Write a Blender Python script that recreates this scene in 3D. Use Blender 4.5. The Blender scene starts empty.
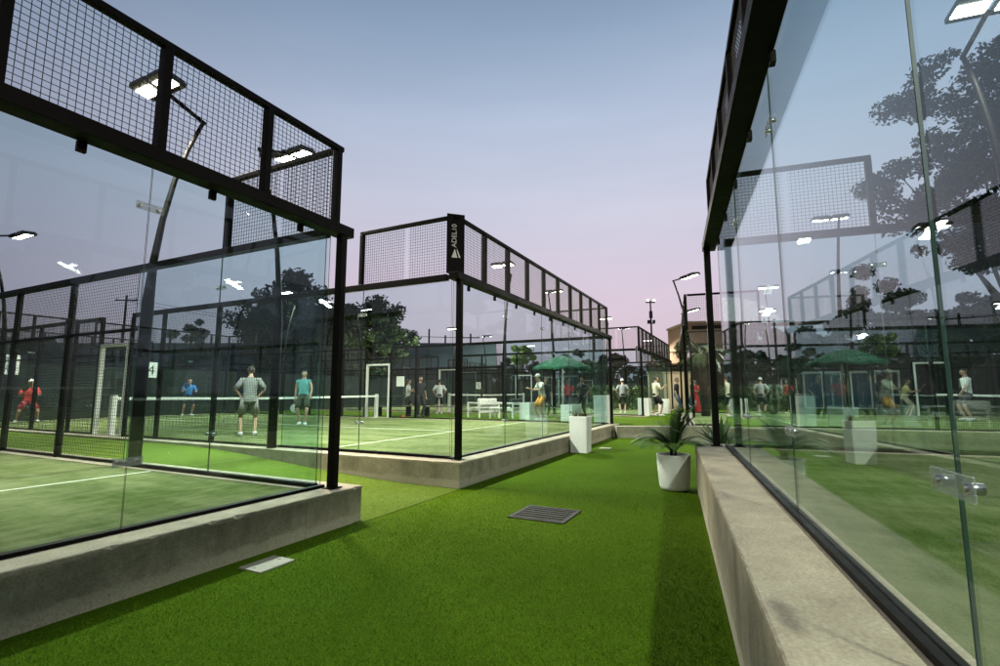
import bpy, bmesh, math, random
import numpy as np
from mathutils import Vector, Matrix
PI = math.pi
sc = bpy.context.scene
COL = sc.collection
random.seed(7)
NR = np.random.RandomState(11)

# ------------------------------------------------------------------ materials
def new_mat(name):
    m = bpy.data.materials.new(name); m.use_nodes = True
    nt = m.node_tree; b = nt.nodes['Principled BSDF']
    return m, nt, b

def N(nt, t, **kw):
    n = nt.nodes.new(t)
    for k, v in kw.items():
        setattr(n, k, v)
    return n

def ramp(nt, stops, fac=None):
    r = nt.nodes.new('ShaderNodeValToRGB')
    el = r.color_ramp.elements
    while len(el) < len(stops): el.new(0.5)
    for e, (p, c) in zip(el, stops):
        e.position = p; e.color = (*c, 1) if len(c) == 3 else c
    if fac is not None: nt.links.new(fac, r.inputs[0])
    return r

def noise(nt, scale, detail=4, rough=.55, coord='Object', vec_scale=None):
    tc = N(nt, 'ShaderNodeTexCoord'); out = tc.outputs[coord]
    if vec_scale:
        mp = N(nt, 'ShaderNodeMapping'); mp.inputs['Scale'].default_value = vec_scale
        nt.links.new(out, mp.inputs['Vector']); out = mp.outputs['Vector']
    n = N(nt, 'ShaderNodeTexNoise'); n.inputs['Scale'].default_value = scale
    n.inputs['Detail'].default_value = detail; n.inputs['Roughness'].default_value = rough
    nt.links.new(out, n.inputs['Vector'])
    return n.outputs['Fac']

def mixc(nt, fac, a, b, mode='MIX'):
    m = N(nt, 'ShaderNodeMix', data_type='RGBA', blend_type=mode)
    for s, v in ((0, fac), (6, a), (7, b)):
        if hasattr(v, 'links'): nt.links.new(v, m.inputs[s])
        else: m.inputs[s].default_value = v if s == 0 else (*v, 1)
    return m.outputs[2]

def bump(nt, b, h, strength=.3, dist=.02):
    n = N(nt, 'ShaderNodeBump'); n.inputs['Strength'].default_value = strength
    n.inputs['Distance'].default_value = dist
    nt.links.new(h, n.inputs['Height']); nt.links.new(n.outputs[0], b.inputs['Normal'])

def plain(name, col, rough=.5, var=.25, scale=6, metal=0, bumpy=0, spec=.5):
    m, nt, b = new_mat(name)
    f = noise(nt, scale, 5, .6)
    lo = tuple(c*(1-var) for c in col); hi = tuple(min(1, c*(1+var)) for c in col)
    r = ramp(nt, [(.3, lo), (.7, hi)], f)
    nt.links.new(r.outputs[0], b.inputs['Base Color'])
    rr = ramp(nt, [(.3, (rough*.85,)*3), (.7, (min(1, rough*1.15),)*3)], f)
    nt.links.new(rr.outputs[0], b.inputs['Roughness'])
    b.inputs['Metallic'].default_value = metal
    b.inputs['Specular IOR Level'].default_value = spec
    if bumpy: bump(nt, b, noise(nt, scale*8, 6), bumpy)
    return m

def emit(name, col, s):
    m = bpy.data.materials.new(name); m.use_nodes = True; nt = m.node_tree
    nt.nodes.clear()
    o = N(nt, 'ShaderNodeOutputMaterial'); e = N(nt, 'ShaderNodeEmission')
    e.inputs[0].default_value = (*col, 1); e.inputs[1].default_value = s
    nt.links.new(e.outputs[0], o.inputs[0])
    try: m.cycles.emission_sampling = 'NONE'
    except Exception: pass
    return m

M = {}
M['black'] = plain('black powder coated steel', (.0050, .0042, .0036), .55, .2, 9, spec=.08)
M['wire'] = plain('dark wire', (.012, .012, .013), .5, .1)
M['steel'] = plain('brushed stainless steel', (.45, .45, .46), .32, .1, 30, metal=1)
M['grey_metal'] = plain('grey lamp housing', (.05, .05, .052), .45, .15)
M['white_paint'] = plain('white painted metal', (.74, .74, .70), .45, .06)
M['white_pot'] = plain('white planter plastic', (.76, .75, .72), .5, .05, 3)
M['cushion'] = plain('white cushion fabric', (.70, .68, .62), .9, .08, 14)
M['dark_cushion'] = plain('charcoal cushion fabric', (.03, .03, .032), .9, .2, 14)
M['soil'] = plain('soil', (.035, .025, .017), .95, .4, 25, bumpy=.5)
M['lens'] = emit('lit floodlight lens', (1, .95, .80), 26)
M['far_lens'] = emit('lit far floodlight', (1, .88, .62), 5)
M['net'] = plain('black net cord', (.015, .016, .016), .8, .1)
M['tape'] = plain('white net tape', (.75, .75, .70), .7, .05)
M['line'] = plain('white line turf', (.58, .60, .48), .9, .12, 30)
M['sign_white'] = plain('white sign face', (.72, .72, .68), .5, .05)
M['sign_ink'] = plain('black sign ink', (.02, .02, .02), .5, .1)
M['green_canvas'] = plain('green canvas', (.007, .078, .038), .85, .12, 8)
M['bark'] = plain('bark', (.055, .042, .03), .95, .35, 12, bumpy=.6)
M['palm_bark'] = plain('palm bark', (.022, .017, .012), .95, .4, 20, bumpy=.8)
M['dark_wood'] = plain('dark timber bench', (.03, .024, .02), .6, .25, 10)
M['orange_ball'] = plain('orange cone plastic', (.6, .09, .03), .5, .05)
M['tan'] = plain('sandy plaster', (.31, .19, .12), .9, .12, .6, bumpy=.1)
M['beige'] = plain('beige plaster', (.46, .37, .25), .9, .12, .8, bumpy=.1)
M['hall_wall'] = plain('dark hall wall', (.06, .055, .05), .85, .3, .5)
M['hall_roof'] = plain('blue grey metal roof', (.12, .19, .25), .5, .12, .4)
M['cabin_blue'] = plain('blue cabin panel', (.012, .075, .13), .45, .15, 3)
M['grate'] = plain('weathered drain grate', (.024, .021, .019), .8, .3, 18)
M['pit_shade'] = plain('dark drain shade', (.008, .008, .007), .9, .2)  # near-black, the shade below the drain slats put into the colour
M['plate'] = plain('pale cover plate', (.30, .275, .23), .6, .2, 12)
M['emblem'] = plain('white emblem vinyl', (.75, .75, .72), .4, .03)
M['terracotta'] = plain('red cloth', (.5, .03, .025), .9, .1)

def leafmat(name, c1, c2, scale=1.2, trans=.15):
    m, nt, b = new_mat(name)
    oi = noise(nt, scale, 3)
    r = ramp(nt, [(.3, c1), (.7, c2)], oi)
    nt.links.new(r.outputs[0], b.inputs['Base Color'])
    b.inputs['Roughness'].default_value = .55
    b.inputs['Specular IOR Level'].default_value = .3
    return m
M['leaf'] = leafmat('dark green leaves', (.022, .04, .014), (.055, .085, .025))
M['leaf2'] = leafmat('mid green leaves', (.03, .055, .014), (.07, .11, .028))
M['leaf_lit'] = leafmat('green leaves with painted light', (.09, .15, .02), (.17, .24, .035))  # floodlight falling on the leaves is painted in as a brighter green
M['leaf_far'] = leafmat('far wood leaves', (.02, .03, .015), (.045, .06, .026), .3)
M['frond'] = leafmat('palm frond', (.035, .08, .014), (.075, .14, .026), 5)
M['aloe'] = leafmat('aloe leaf', (.06, .12, .05), (.11, .19, .075), 5)
M['dry_frond'] = leafmat('dark palm frond', (.03, .045, .02), (.06, .075, .03), 2)

# clear tempered glass: transparent with a fresnel mirror, faintly green, faintly uneven
def glass_mat():
    m = bpy.data.materials.new('clear court glass'); m.use_nodes = True; nt = m.node_tree
    nt.nodes.clear()
    o = N(nt, 'ShaderNodeOutputMaterial'); mx = N(nt, 'ShaderNodeMixShader')
    tr = N(nt, 'ShaderNodeBsdfTransparent'); tr.inputs[0].default_value = (.86, .94, .942, 1)
    gl = N(nt, 'ShaderNodeBsdfGlossy'); gl.inputs['Roughness'].default_value = .0
    gl.inputs[0].default_value = (.95, 1, .99, 1)
    lw = N(nt, 'ShaderNodeLayerWeight'); lw.inputs[0].default_value = .5
    pw = N(nt, 'ShaderNodeMath', operation='POWER'); pw.inputs[1].default_value = 5
    nt.links.new(lw.outputs['Facing'], pw.inputs[0])
    ma = N(nt, 'ShaderNodeMath', operation='MULTIPLY_ADD'); ma.inputs[1].default_value = .78; ma.inputs[2].default_value = .034
    nt.links.new(pw.outputs[0], ma.inputs[0])
    bn = N(nt, 'ShaderNodeBump'); bn.inputs['Strength'].default_value = .03; bn.inputs['Distance'].default_value = .004
    nt.links.new(noise(nt, 3.5, 2, .5), bn.inputs['Height']); nt.links.new(bn.outputs[0], gl.inputs['Normal'])
    # a film of dust: thin streaky diffuse
    df = N(nt, 'ShaderNodeBsdfDiffuse'); df.inputs[0].default_value = (.6, .62, .6, 1)
    mx2 = N(nt, 'ShaderNodeMixShader')
    d = noise(nt, 2.2, 5, .6, vec_scale=(1.5, 1.5, .35))
    dr = ramp(nt, [(.45, (.0005,)*3), (.62, (.003,)*3), (.8, (.014,)*3)], d)
    vo = N(nt, 'ShaderNodeTexVoronoi'); vo.inputs['Scale'].default_value = 1.7
    vt = N(nt, 'ShaderNodeTexCoord'); nt.links.new(vt.outputs['Object'], vo.inputs['Vector'])
    spot = ramp(nt, [(.0, (.03,)*3), (.045, (.018,)*3), (.075, (0,)*3)], vo.outputs['Distance'])
    sad = N(nt, 'ShaderNodeMath', operation='ADD'); nt.links.new(dr.outputs[0], sad.inputs[0]); nt.links.new(spot.outputs[0], sad.inputs[1])
    nt.links.new(sad.outputs[0], mx2.inputs[0]); nt.links.new(tr.outputs[0], mx2.inputs[1]); nt.links.new(df.outputs[0], mx2.inputs[2])
    nt.links.new(ma.outputs[0], mx.inputs[0]); nt.links.new(mx2.outputs[0], mx.inputs[1]); nt.links.new(gl.outputs[0], mx.inputs[2])
    nt.links.new(mx.outputs[0], o.inputs[0])
    return m
M['glass'] = glass_mat()
M['glass_edge'] = plain('green glass edge', (.022, .05, .043), .35, .1, spec=.3)

def concrete_mat():
    m, nt, b = new_mat('cast concrete')
    f1 = noise(nt, 1.6, 7, .62); f2 = noise(nt, 14, 6, .65); f3 = noise(nt, 2.2, 5, .6, vec_scale=(1.6, 1.6, .5))
    c = ramp(nt, [(.25, (.235, .20, .135)), (.5, (.37, .325, .23)), (.75, (.48, .43, .32))], f1).outputs[0]
    c = mixc(nt, .55, c, ramp(nt, [(.3, (.5, .5, .5)), (.7, (1, 1, 1))], f2).outputs[0], 'MULTIPLY')
    # run-down stains
    st = ramp(nt, [(.48, (0,)*3), (.75, (.75,)*3)], f3).outputs[0]
    c = mixc(nt, st, c, (.11, .096, .068))
    # pale lime band along the foot, ragged edge
    tc = N(nt, 'ShaderNodeTexCoord'); sx = N(nt, 'ShaderNodeSeparateXYZ'); nt.links.new(tc.outputs['Object'], sx.inputs[0])
    add = N(nt, 'ShaderNodeMath', operation='MULTIPLY_ADD'); add.inputs[1].default_value = .12
    nt.links.new(noise(nt, 5, 5), add.inputs[0]); nt.links.new(sx.outputs['Z'], add.inputs[2])
    band = ramp(nt, [(.17, (.75,)*3), (.2, (0,)*3)], add.outputs[0]).outputs[0]
    c = mixc(nt, band, c, (.42, .38, .28))
    gr = noise(nt, 75, 4, .7)
    c = mixc(nt, .6, c, ramp(nt, [(.34, (.55,)*3), (.66, (1.3,)*3)], gr).outputs[0], 'MULTIPLY')
    po = N(nt, 'ShaderNodeTexVoronoi'); po.inputs['Scale'].default_value = 21; nt.links.new(tc.outputs['Object'], po.inputs['Vector'])
    c = mixc(nt, ramp(nt, [(.07, (.75,)*3), (.12, (0,)*3)], po.outputs['Distance']).outputs[0], c, (.05, .045, .035))
    dv = N(nt, 'ShaderNodeMath', operation='DIVIDE'); dv.inputs[1].default_value = 2.37; nt.links.new(sx.outputs['X'], dv.inputs[0])
    fr = N(nt, 'ShaderNodeMath', operation='FRACT'); nt.links.new(dv.outputs[0], fr.inputs[0])
    c = mixc(nt, ramp(nt, [(.0015, (.7,)*3), (.0035, (0,)*3)], fr.outputs[0]).outputs[0], c, (.06, .052, .04))
    nt.links.new(c, b.inputs['Base Color'])
    b.inputs['Roughness'].default_value = .85
    bump(nt, b, gr, .5, .008)
    return m
M['concrete'] = concrete_mat()
def cap_mat():
    m, nt, b = new_mat('trowelled concrete top')
    c = ramp(nt, [(.3, (.28, .24, .17)), (.7, (.47, .41, .305))], noise(nt, 3, 6, .65)).outputs[0]
    c = mixc(nt, .6, c, ramp(nt, [(.34, (.6,)*3), (.66, (1.25,)*3)], noise(nt, 60, 4, .7)).outputs[0], 'MULTIPLY')
    st = ramp(nt, [(.58, (0,)*3), (.72, (.6,)*3)], noise(nt, 1.3, 5, .6)).outputs[0]
    c = mixc(nt, st, c, (.15, .13, .095))
    nt.links.new(c, b.inputs['Base Color']); b.inputs['Roughness'].default_value = .85
    bump(nt, b, noise(nt, 60, 4, .7), .4, .006)
    return m
M['cap'] = cap_mat()

def turf_mat(name, dark, lite, sand=None):
    m, nt, b = new_mat(name)
    big = noise(nt, .55, 4, .55); mid = noise(nt, 9, 4, .6); fine = noise(nt, 85, 4, .75)
    blades = noise(nt, 34, 4, .7, vec_scale=(1, 2.4, 1))
    c = ramp(nt, [(.3, dark), (.7, lite)], big).outputs[0]
    c = mixc(nt, .25, c, ramp(nt, [(.3, (.6,)*3), (.7, (1.3,)*3)], mid).outputs[0], 'MULTIPLY')
    c = mixc(nt, .9, c, ramp(nt, [(.34, (.22,)*3), (.66, (1.7,)*3)], fine).outputs[0], 'MULTIPLY')
    c = mixc(nt, .5, c, ramp(nt, [(.3, (.5,)*3), (.7, (1.35,)*3)], blades).outputs[0], 'MULTIPLY')
    if sand:
        s = noise(nt, 1.5, 6, .65, vec_scale=(1, .28, 1))
        s2 = noise(nt, 5.5, 5, .65, vec_scale=(.5, 1.6, 1))
        sm = N(nt, 'ShaderNodeMath', operation='MULTIPLY_ADD'); sm.inputs[1].default_value = .6
        nt.links.new(s2, sm.inputs[0]); nt.links.new(s, sm.inputs[2])
        sr = ramp(nt, [(.64, (0,)*3), (1.0, (.6,)*3)], sm.outputs[0]).outputs[0]
        c = mixc(nt, sr, c, sand)
    nt.links.new(c, b.inputs['Base Color'])
    b.inputs['Roughness'].default_value = .8
    b.inputs['Specular IOR Level'].default_value = .03; b.inputs['Roughness'].default_value = .95
    bump(nt, b, fine, .8, .014)
    return m
M['turf'] = turf_mat('bright artificial turf', (.056, .106, .0034), (.078, .140, .0055))
M['turf_lane'] = turf_mat('pale brushed turf', (.082, .128, .017), (.102, .152, .023))
M['court'] = turf_mat('sand dressed court turf', (.054, .088, .020), (.084, .120, .032), (.28, .29, .155))
M['land'] = plain('dark ground', (.05, .055, .03), .95, .3, .2)

# ------------------------------------------------------------------ mesh builder
class MB:
    def __init__(s): s.v = []; s.f = []; s.sm = []
    def quad_box(s, pts, smooth=False):
        k = len(s.v); s.v += [tuple(p) for p in pts]
        s.f += [(k, k+3, k+2, k+1), (k+4, k+5, k+6, k+7), (k, k+1, k+5, k+4), (k+1, k+2, k+6, k+5), (k+2, k+3, k+7, k+6), (k+3, k, k+4, k+7)]
        s.sm += [smooth]*6; return s
    def box(s, x0, x1, y0, y1, z0, z1):
        return s.quad_box([(x0, y0, z0), (x1, y0, z0), (x1, y1, z0), (x0, y1, z0), (x0, y0, z1), (x1, y0, z1), (x1, y1, z1), (x0, y1, z1)])
    def bbox(s, x0, x1, y0, y1, z0, z1, b=.008):      # a box with small chamfers
        bm = bmesh.new(); bmesh.ops.create_cube(bm, size=1)
        for v in bm.verts:
            v.co = Vector((x0+(v.co.x+.5)*(x1-x0), y0+(v.co.y+.5)*(y1-y0), z0+(v.co.z+.5)*(z1-z0)))
        bmesh.ops.bevel(bm, geom=bm.edges[:], offset=b, segments=2, affect='EDGES', profile=.6)
        s.add_bm(bm); return s
    def add_bm(s, bm, smooth=False, mat=None):
        bm.verts.ensure_lookup_table(); k = len(s.v)
        for i, v in enumerate(bm.verts): v.index = i
        s.v += [tuple((mat @ v.co) if mat else v.co) for v in bm.verts]
        for f in bm.faces: s.f.append(tuple(k+v.index for v in f.verts)); s.sm.append(smooth)
        bm.free(); return s
    def bar(s, a, b, w, h=None, up=(0, 0, 1)):
        h = h or w; a = Vector(a); b = Vector(b); d = (b-a).normalized(); u = Vector(up)
        if abs(d.dot(u)) > .95: u = Vector((1, 0, 0)) if abs(d.x) < .9 else Vector((0, 1, 0))
        x = d.cross(u).normalized(); y = x.cross(d)
        p = []
        for c in (a, b):
            for sx, sy in ((-1, -1), (1, -1), (1, 1), (-1, 1)): p.append(c+x*sx*w/2+y*sy*h/2)
        return s.quad_box(p)
    def tube(s, pts, rad, n=8, cap=True, smooth=True, squash=1):
        pts = [Vector(p) for p in pts]
        if not hasattr(rad, '__len__'): rad = [rad]*len(pts)
        k0 = len(s.v); ref = None
        for i, p in enumerate(pts):
            d = (pts[min(i+1, len(pts)-1)]-pts[max(i-1, 0)]).normalized()
            if ref is None: ref = Vector((0, 0, 1)) if abs(d.z) < .9 else Vector((1, 0, 0))
            x = d.cross(ref)
            if x.length < 1e-4: x = d.orthogonal()
            x.normalize(); y = x.cross(d).normalized(); ref = d.cross(x).normalized()*-1 if False else ref
            for j in range(n):
                a = 2*PI*j/n; s.v.append(tuple(p+x*math.cos(a)*rad[i]+y*math.sin(a)*rad[i]*squash))
        for i in range(len(pts)-1):
            for j in range(n):
                a = k0+i*n+j; b = k0+i*n+(j+1) % n
                s.f.append((a, b, b+n, a+n)); s.sm.append(smooth)
        if cap:
            s.f.append(tuple(k0+j for j in reversed(range(n)))); s.sm.append(False)
            e = k0+(len(pts)-1)*n; s.f.append(tuple(e+j for j in range(n))); s.sm.append(False)
        return s
    def lathe(s, prof, n=24, c=(0, 0)):
        k0 = len(s.v)
        for r, z in prof:
            for j in range(n):
                a = 2*PI*j/n; s.v.append((c[0]+r*math.cos(a), c[1]+r*math.sin(a), z))
        for i in range(len(prof)-1):
            for j in range(n):
                a = k0+i*n+j; b = k0+i*n+(j+1) % n
                s.f.append((a, b, b+n, a+n)); s.sm.append(True)
        return s
    def prism(s, poly, z0, z1):
        k = len(s.v); n = len(poly)
        s.v += [(x, y, z0) for x, y in poly]+[(x, y, z1) for x, y in poly]
        s.f.append(tuple(k+i for i in reversed(range(n)))); s.f.append(tuple(k+n+i for i in range(n))); s.sm += [False]*2
        for i in range(n):
            j = (i+1) % n; s.f.append((k+i, k+j, k+n+j, k+n+i)); s.sm.append(False)
        return s
    def ball(s, c, r, seg=12, rings=8):
        if not hasattr(r, '__len__'): r = (r, r, r)
        bm = bmesh.new(); bmesh.ops.create_uvsphere(bm, u_segments=seg, v_segments=rings, radius=1)
        return s.add_bm(bm, True, Matrix.Translation(c) @ Matrix.Diagonal((*r, 1)))
    def xf(s, m):
        s.v = [tuple(m @ Vector(v)) for v in s.v]; return s
    def mesh(s, name, mats):
        me = bpy.data.meshes.new(name); me.from_pydata(s.v, [], s.f); me.update()
        me.polygons.foreach_set('use_smooth', s.sm)
        for m in (mats if isinstance(mats, (list, tuple)) else [mats]): me.materials.append(m)
        return me
    def build(s, name, mat, parent=None, **kw):
        return link(name, s.mesh(name, mat), parent, **kw)

def link(name, me, parent=None, loc=None, rz=0):
    o = bpy.data.objects.new(name, me); COL.objects.link(o)
    if parent: o.parent = parent
    if loc is not None: o.location = loc
    if rz: o.rotation_euler = (0, 0, rz)
    return o
def tag(o, label=None, cat=None, group=None, kind=None):
    if label: o['label'] = label
    if cat: o['category'] = cat
    if group: o['group'] = group
    if kind: o['kind'] = kind
    return o
def thing(name, label, cat, loc=(0, 0, 0), rz=0, group=None):
    o = link(name, None, None, loc, rz); o.empty_display_size = .2
    return tag(o, label, cat, group)
def struct(name, mb, mat): return tag(mb.build(name, mat), kind='structure')
def copy_tree(o, parent=None):
    c = o.copy(); COL.objects.link(c)
    if parent: c.parent = parent
    for ch in list(o.children): copy_tree(ch, c)
    return c
def relabel(o, label, group=None):
    o['label'] = label
    if group: o['group'] = group
    return o

# ------------------------------------------------------------------ layout frames
TH, THR = .4595, .3375
V = Vector((math.sin(TH), math.cos(TH), 0)); U = Vector((-math.cos(TH), math.sin(TH), 0))
VR = Vector((math.sin(THR), math.cos(THR), 0)); SR = Vector((math.cos(THR), -math.sin(THR), 0))
C0 = Vector((-.734, 7.944, 0)); ZP = .385
RL = PI/2-TH                                       # rotation of the left row of courts
RR = math.atan2(-VR.y, -VR.x)                      # rotation of the right courts
R0 = Vector((3.166, 7.122, 0)); ZR = .678
B0 = Vector((5.73, 15.0, 0))
def LC(v, u, z=0): return C0+V*v+U*u+Vector((0, 0, z))
def RC(x, y, z=0): return R0-VR*x+SR*y+Vector((0, 0, z))
FLOOR = .36                                        # level of the raised far ground

# ------------------------------------------------------------------ ground
struct('terrain', MB().box(-1500, 1500, -300, 2500, -.6, -.06), M['land'])
def ground_h(x, y):
    d = Vector((x, y, 0))-C0; v = d.dot(V); u = d.dot(U)
    s = min(1, max(0, (u-.2)/6.5)); s = s*s*(3-2*s)
    h = .33*s
    if y > 16.15 and v > 9.9: h = .36
    return h
def ground_grid():
    xs = np.concatenate([np.arange(-60, -14, 2.), np.arange(-14, 14, .25), np.arange(14, 62, 2.)])
    ys = np.concatenate([np.arange(-8, 15.9, .25), [15.95, 16.1, 16.2, 16.3], np.arange(16.5, 30, .5), np.arange(30, 92, 2.)])
    mb = MB(); nx = len(xs)
    for y in ys:
        for x in xs: mb.v.append((x, y, ground_h(x, y)))
    for j in range(len(ys)-1):
        for i in range(nx-1):
            a = j*nx+i; mb.f.append((a, a+1, a+1+nx, a+nx)); mb.sm.append(True)
    return mb
struct('turf_path', ground_grid(), M['turf'])
def fibres(n):
    rs = np.random.RandomState(3); mb = MB(); x = rs.uniform(-3.2, 3.0, n); y = 1.2+8.3*rs.uniform(0, 1, n)**1.7
    keep = rs.uniform(0, 1, n) > np.clip((y-4.0)/5.2, 0, 1); x, y = x[keep], y[keep]
    px = np.stack([x, y], 1)
    dv = px-np.array([C0.x, C0.y]); v = dv@np.array([V.x, V.y]); u = dv@np.array([U.x, U.y])
    sr = (px-np.array([R0.x, R0.y]))@np.array([SR.x, SR.y])
    px = px[(u < -.34) & (sr < -.39)]; m = len(px)
    a = rs.uniform(0, 2*PI, m); h = rs.uniform(.008, .02, m); w = .0022; ln = rs.normal(0, .008, (m, 2))
    P = np.zeros((m, 3, 3)); P[:, 0, :2] = px; P[:, 1, :2] = px
    P[:, 0, 0] -= w*np.cos(a); P[:, 0, 1] -= w*np.sin(a); P[:, 1, 0] += w*np.cos(a); P[:, 1, 1] += w*np.sin(a)
    P[:, 2, :2] = px+ln; P[:, 2, 2] = h
    mb.v = P.reshape(-1, 3).tolist(); mb.f = np.arange(m*3).reshape(-1, 3).tolist(); mb.sm = [False]*m
    tag(mb.build('turf_fibres', M['fibre']), 'short upright fibres of the green turf nearest the viewer', 'turf', kind='stuff')
M['fibre'] = plain('turf fibre', (.080, .162, .009), .8, .26, 60, spec=.1)
fibres(260000)
def lane(name, v0, v1, u0, u1):          # a lane of paler turf, its pile brushed the other way
    mb = MB(); nu = int((u1-u0)/.25)
    for i in range(nu+1):
        for j in range(13):
            p = LC(v0+(v1-v0)*j/12, u0+(u1-u0)*i/nu); mb.v.append((p.x, p.y, ground_h(p.x, p.y)+.006))
    for i in range(nu):
        for j in range(12):
            a = i*13+j; mb.f.append((a, a+1, a+14, a+13)); mb.sm.append(True)
    struct(name, mb, M['turf_lane'])
lane('turf_lane', -2.45, -.15, -.30, 24)

# ------------------------------------------------------------------ the glass padel courts
# local frame: x along the back wall, y into the court, z = 0 on top of the plinth
def mesh_panel_mesh(name, w, h, axis, step=.05, t=.0042):
    mb = MB()
    n = int(round(w/step)); k = int(round(h/step))
    for i in range(1, n):
        a = i*w/n; p, q = ((a, 0, 0), (a, 0, h)) if axis == 'x' else ((0, a, 0), (0, a, h))
        mb.bar(p, q, t)
    for j in range(1, k):
        z = j*h/k; p, q = ((0, .002, z), (w, .002, z)) if axis == 'x' else ((.002, 0, z), (.002, w, z))
        mb.bar(p, q, t)
    return mb.mesh(name, M['wire'])
MP_X = mesh_panel_mesh('mesh_panel', .94, .94, 'x')
MP_Y = mesh_panel_mesh('mesh_panel', .94, .94, 'y')
FP_U = {}
def fence_mesh(w, h):
    k = (round(w, 2), h)
    if k not in FP_U: FP_U[k] = mesh_panel_mesh('mesh_panel', w, h, 'y')
    return FP_U[k]

def glass_mesh(x0, x1, y0, y1, z0, z1, axis):
    mb = MB().box(x0, x1, y0, y1, z0, z1)
    me = mb.mesh('glass_panel', [M['glass'], M['glass_edge']])
    for p in me.polygons:
        n = p.normal; big = abs(n.y) > .9 if axis == 'x' else abs(n.x) > .9
        p.material_index = 0 if big else 1
    return me

def clamp_at(parent, x, y, z, axis, out):
    # a spider plate over the seam with a bolt in each pane
    c = MB()
    if axis == 'x':
        c.bbox(x-.105, x+.105, y+out*.012-.004, y+out*.012+.004, z-.033, z+.033, .003)
    else:
        c.bbox(x+out*.012-.004, x+out*.012+.004, y-.105, y+.105, z-.033, z+.033, .003)
    cl = c.build('clamp', M['clampglass'], parent)
    for s in (-.07, .07):
        b = MB()
        if axis == 'x': b.tube([(x+s, y-.022, z), (x+s, y+.020, z)], [.015, .015], 12)
        else: b.tube([(x-.022, y+s, z), (x+.020, y+s, z)], [.015, .015], 12)
        b.build('bolt', M['steel'], cl)
def clear_plate():
    m, nt, b = new_mat('clear acrylic clamp plate')
    b.inputs['Base Color'].default_value = (.30, .36, .36, 1); b.inputs['Roughness'].default_value = .15
    b.inputs['Alpha'].default_value = .38
    nt.links.new(ramp(nt, [(.3, (.26, .32, .32)), (.7, (.36, .41, .40))], noise(nt, 9)).outputs[0], b.inputs['Base Color'])
    return m
M['clampglass'] = clear_plate()

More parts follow.
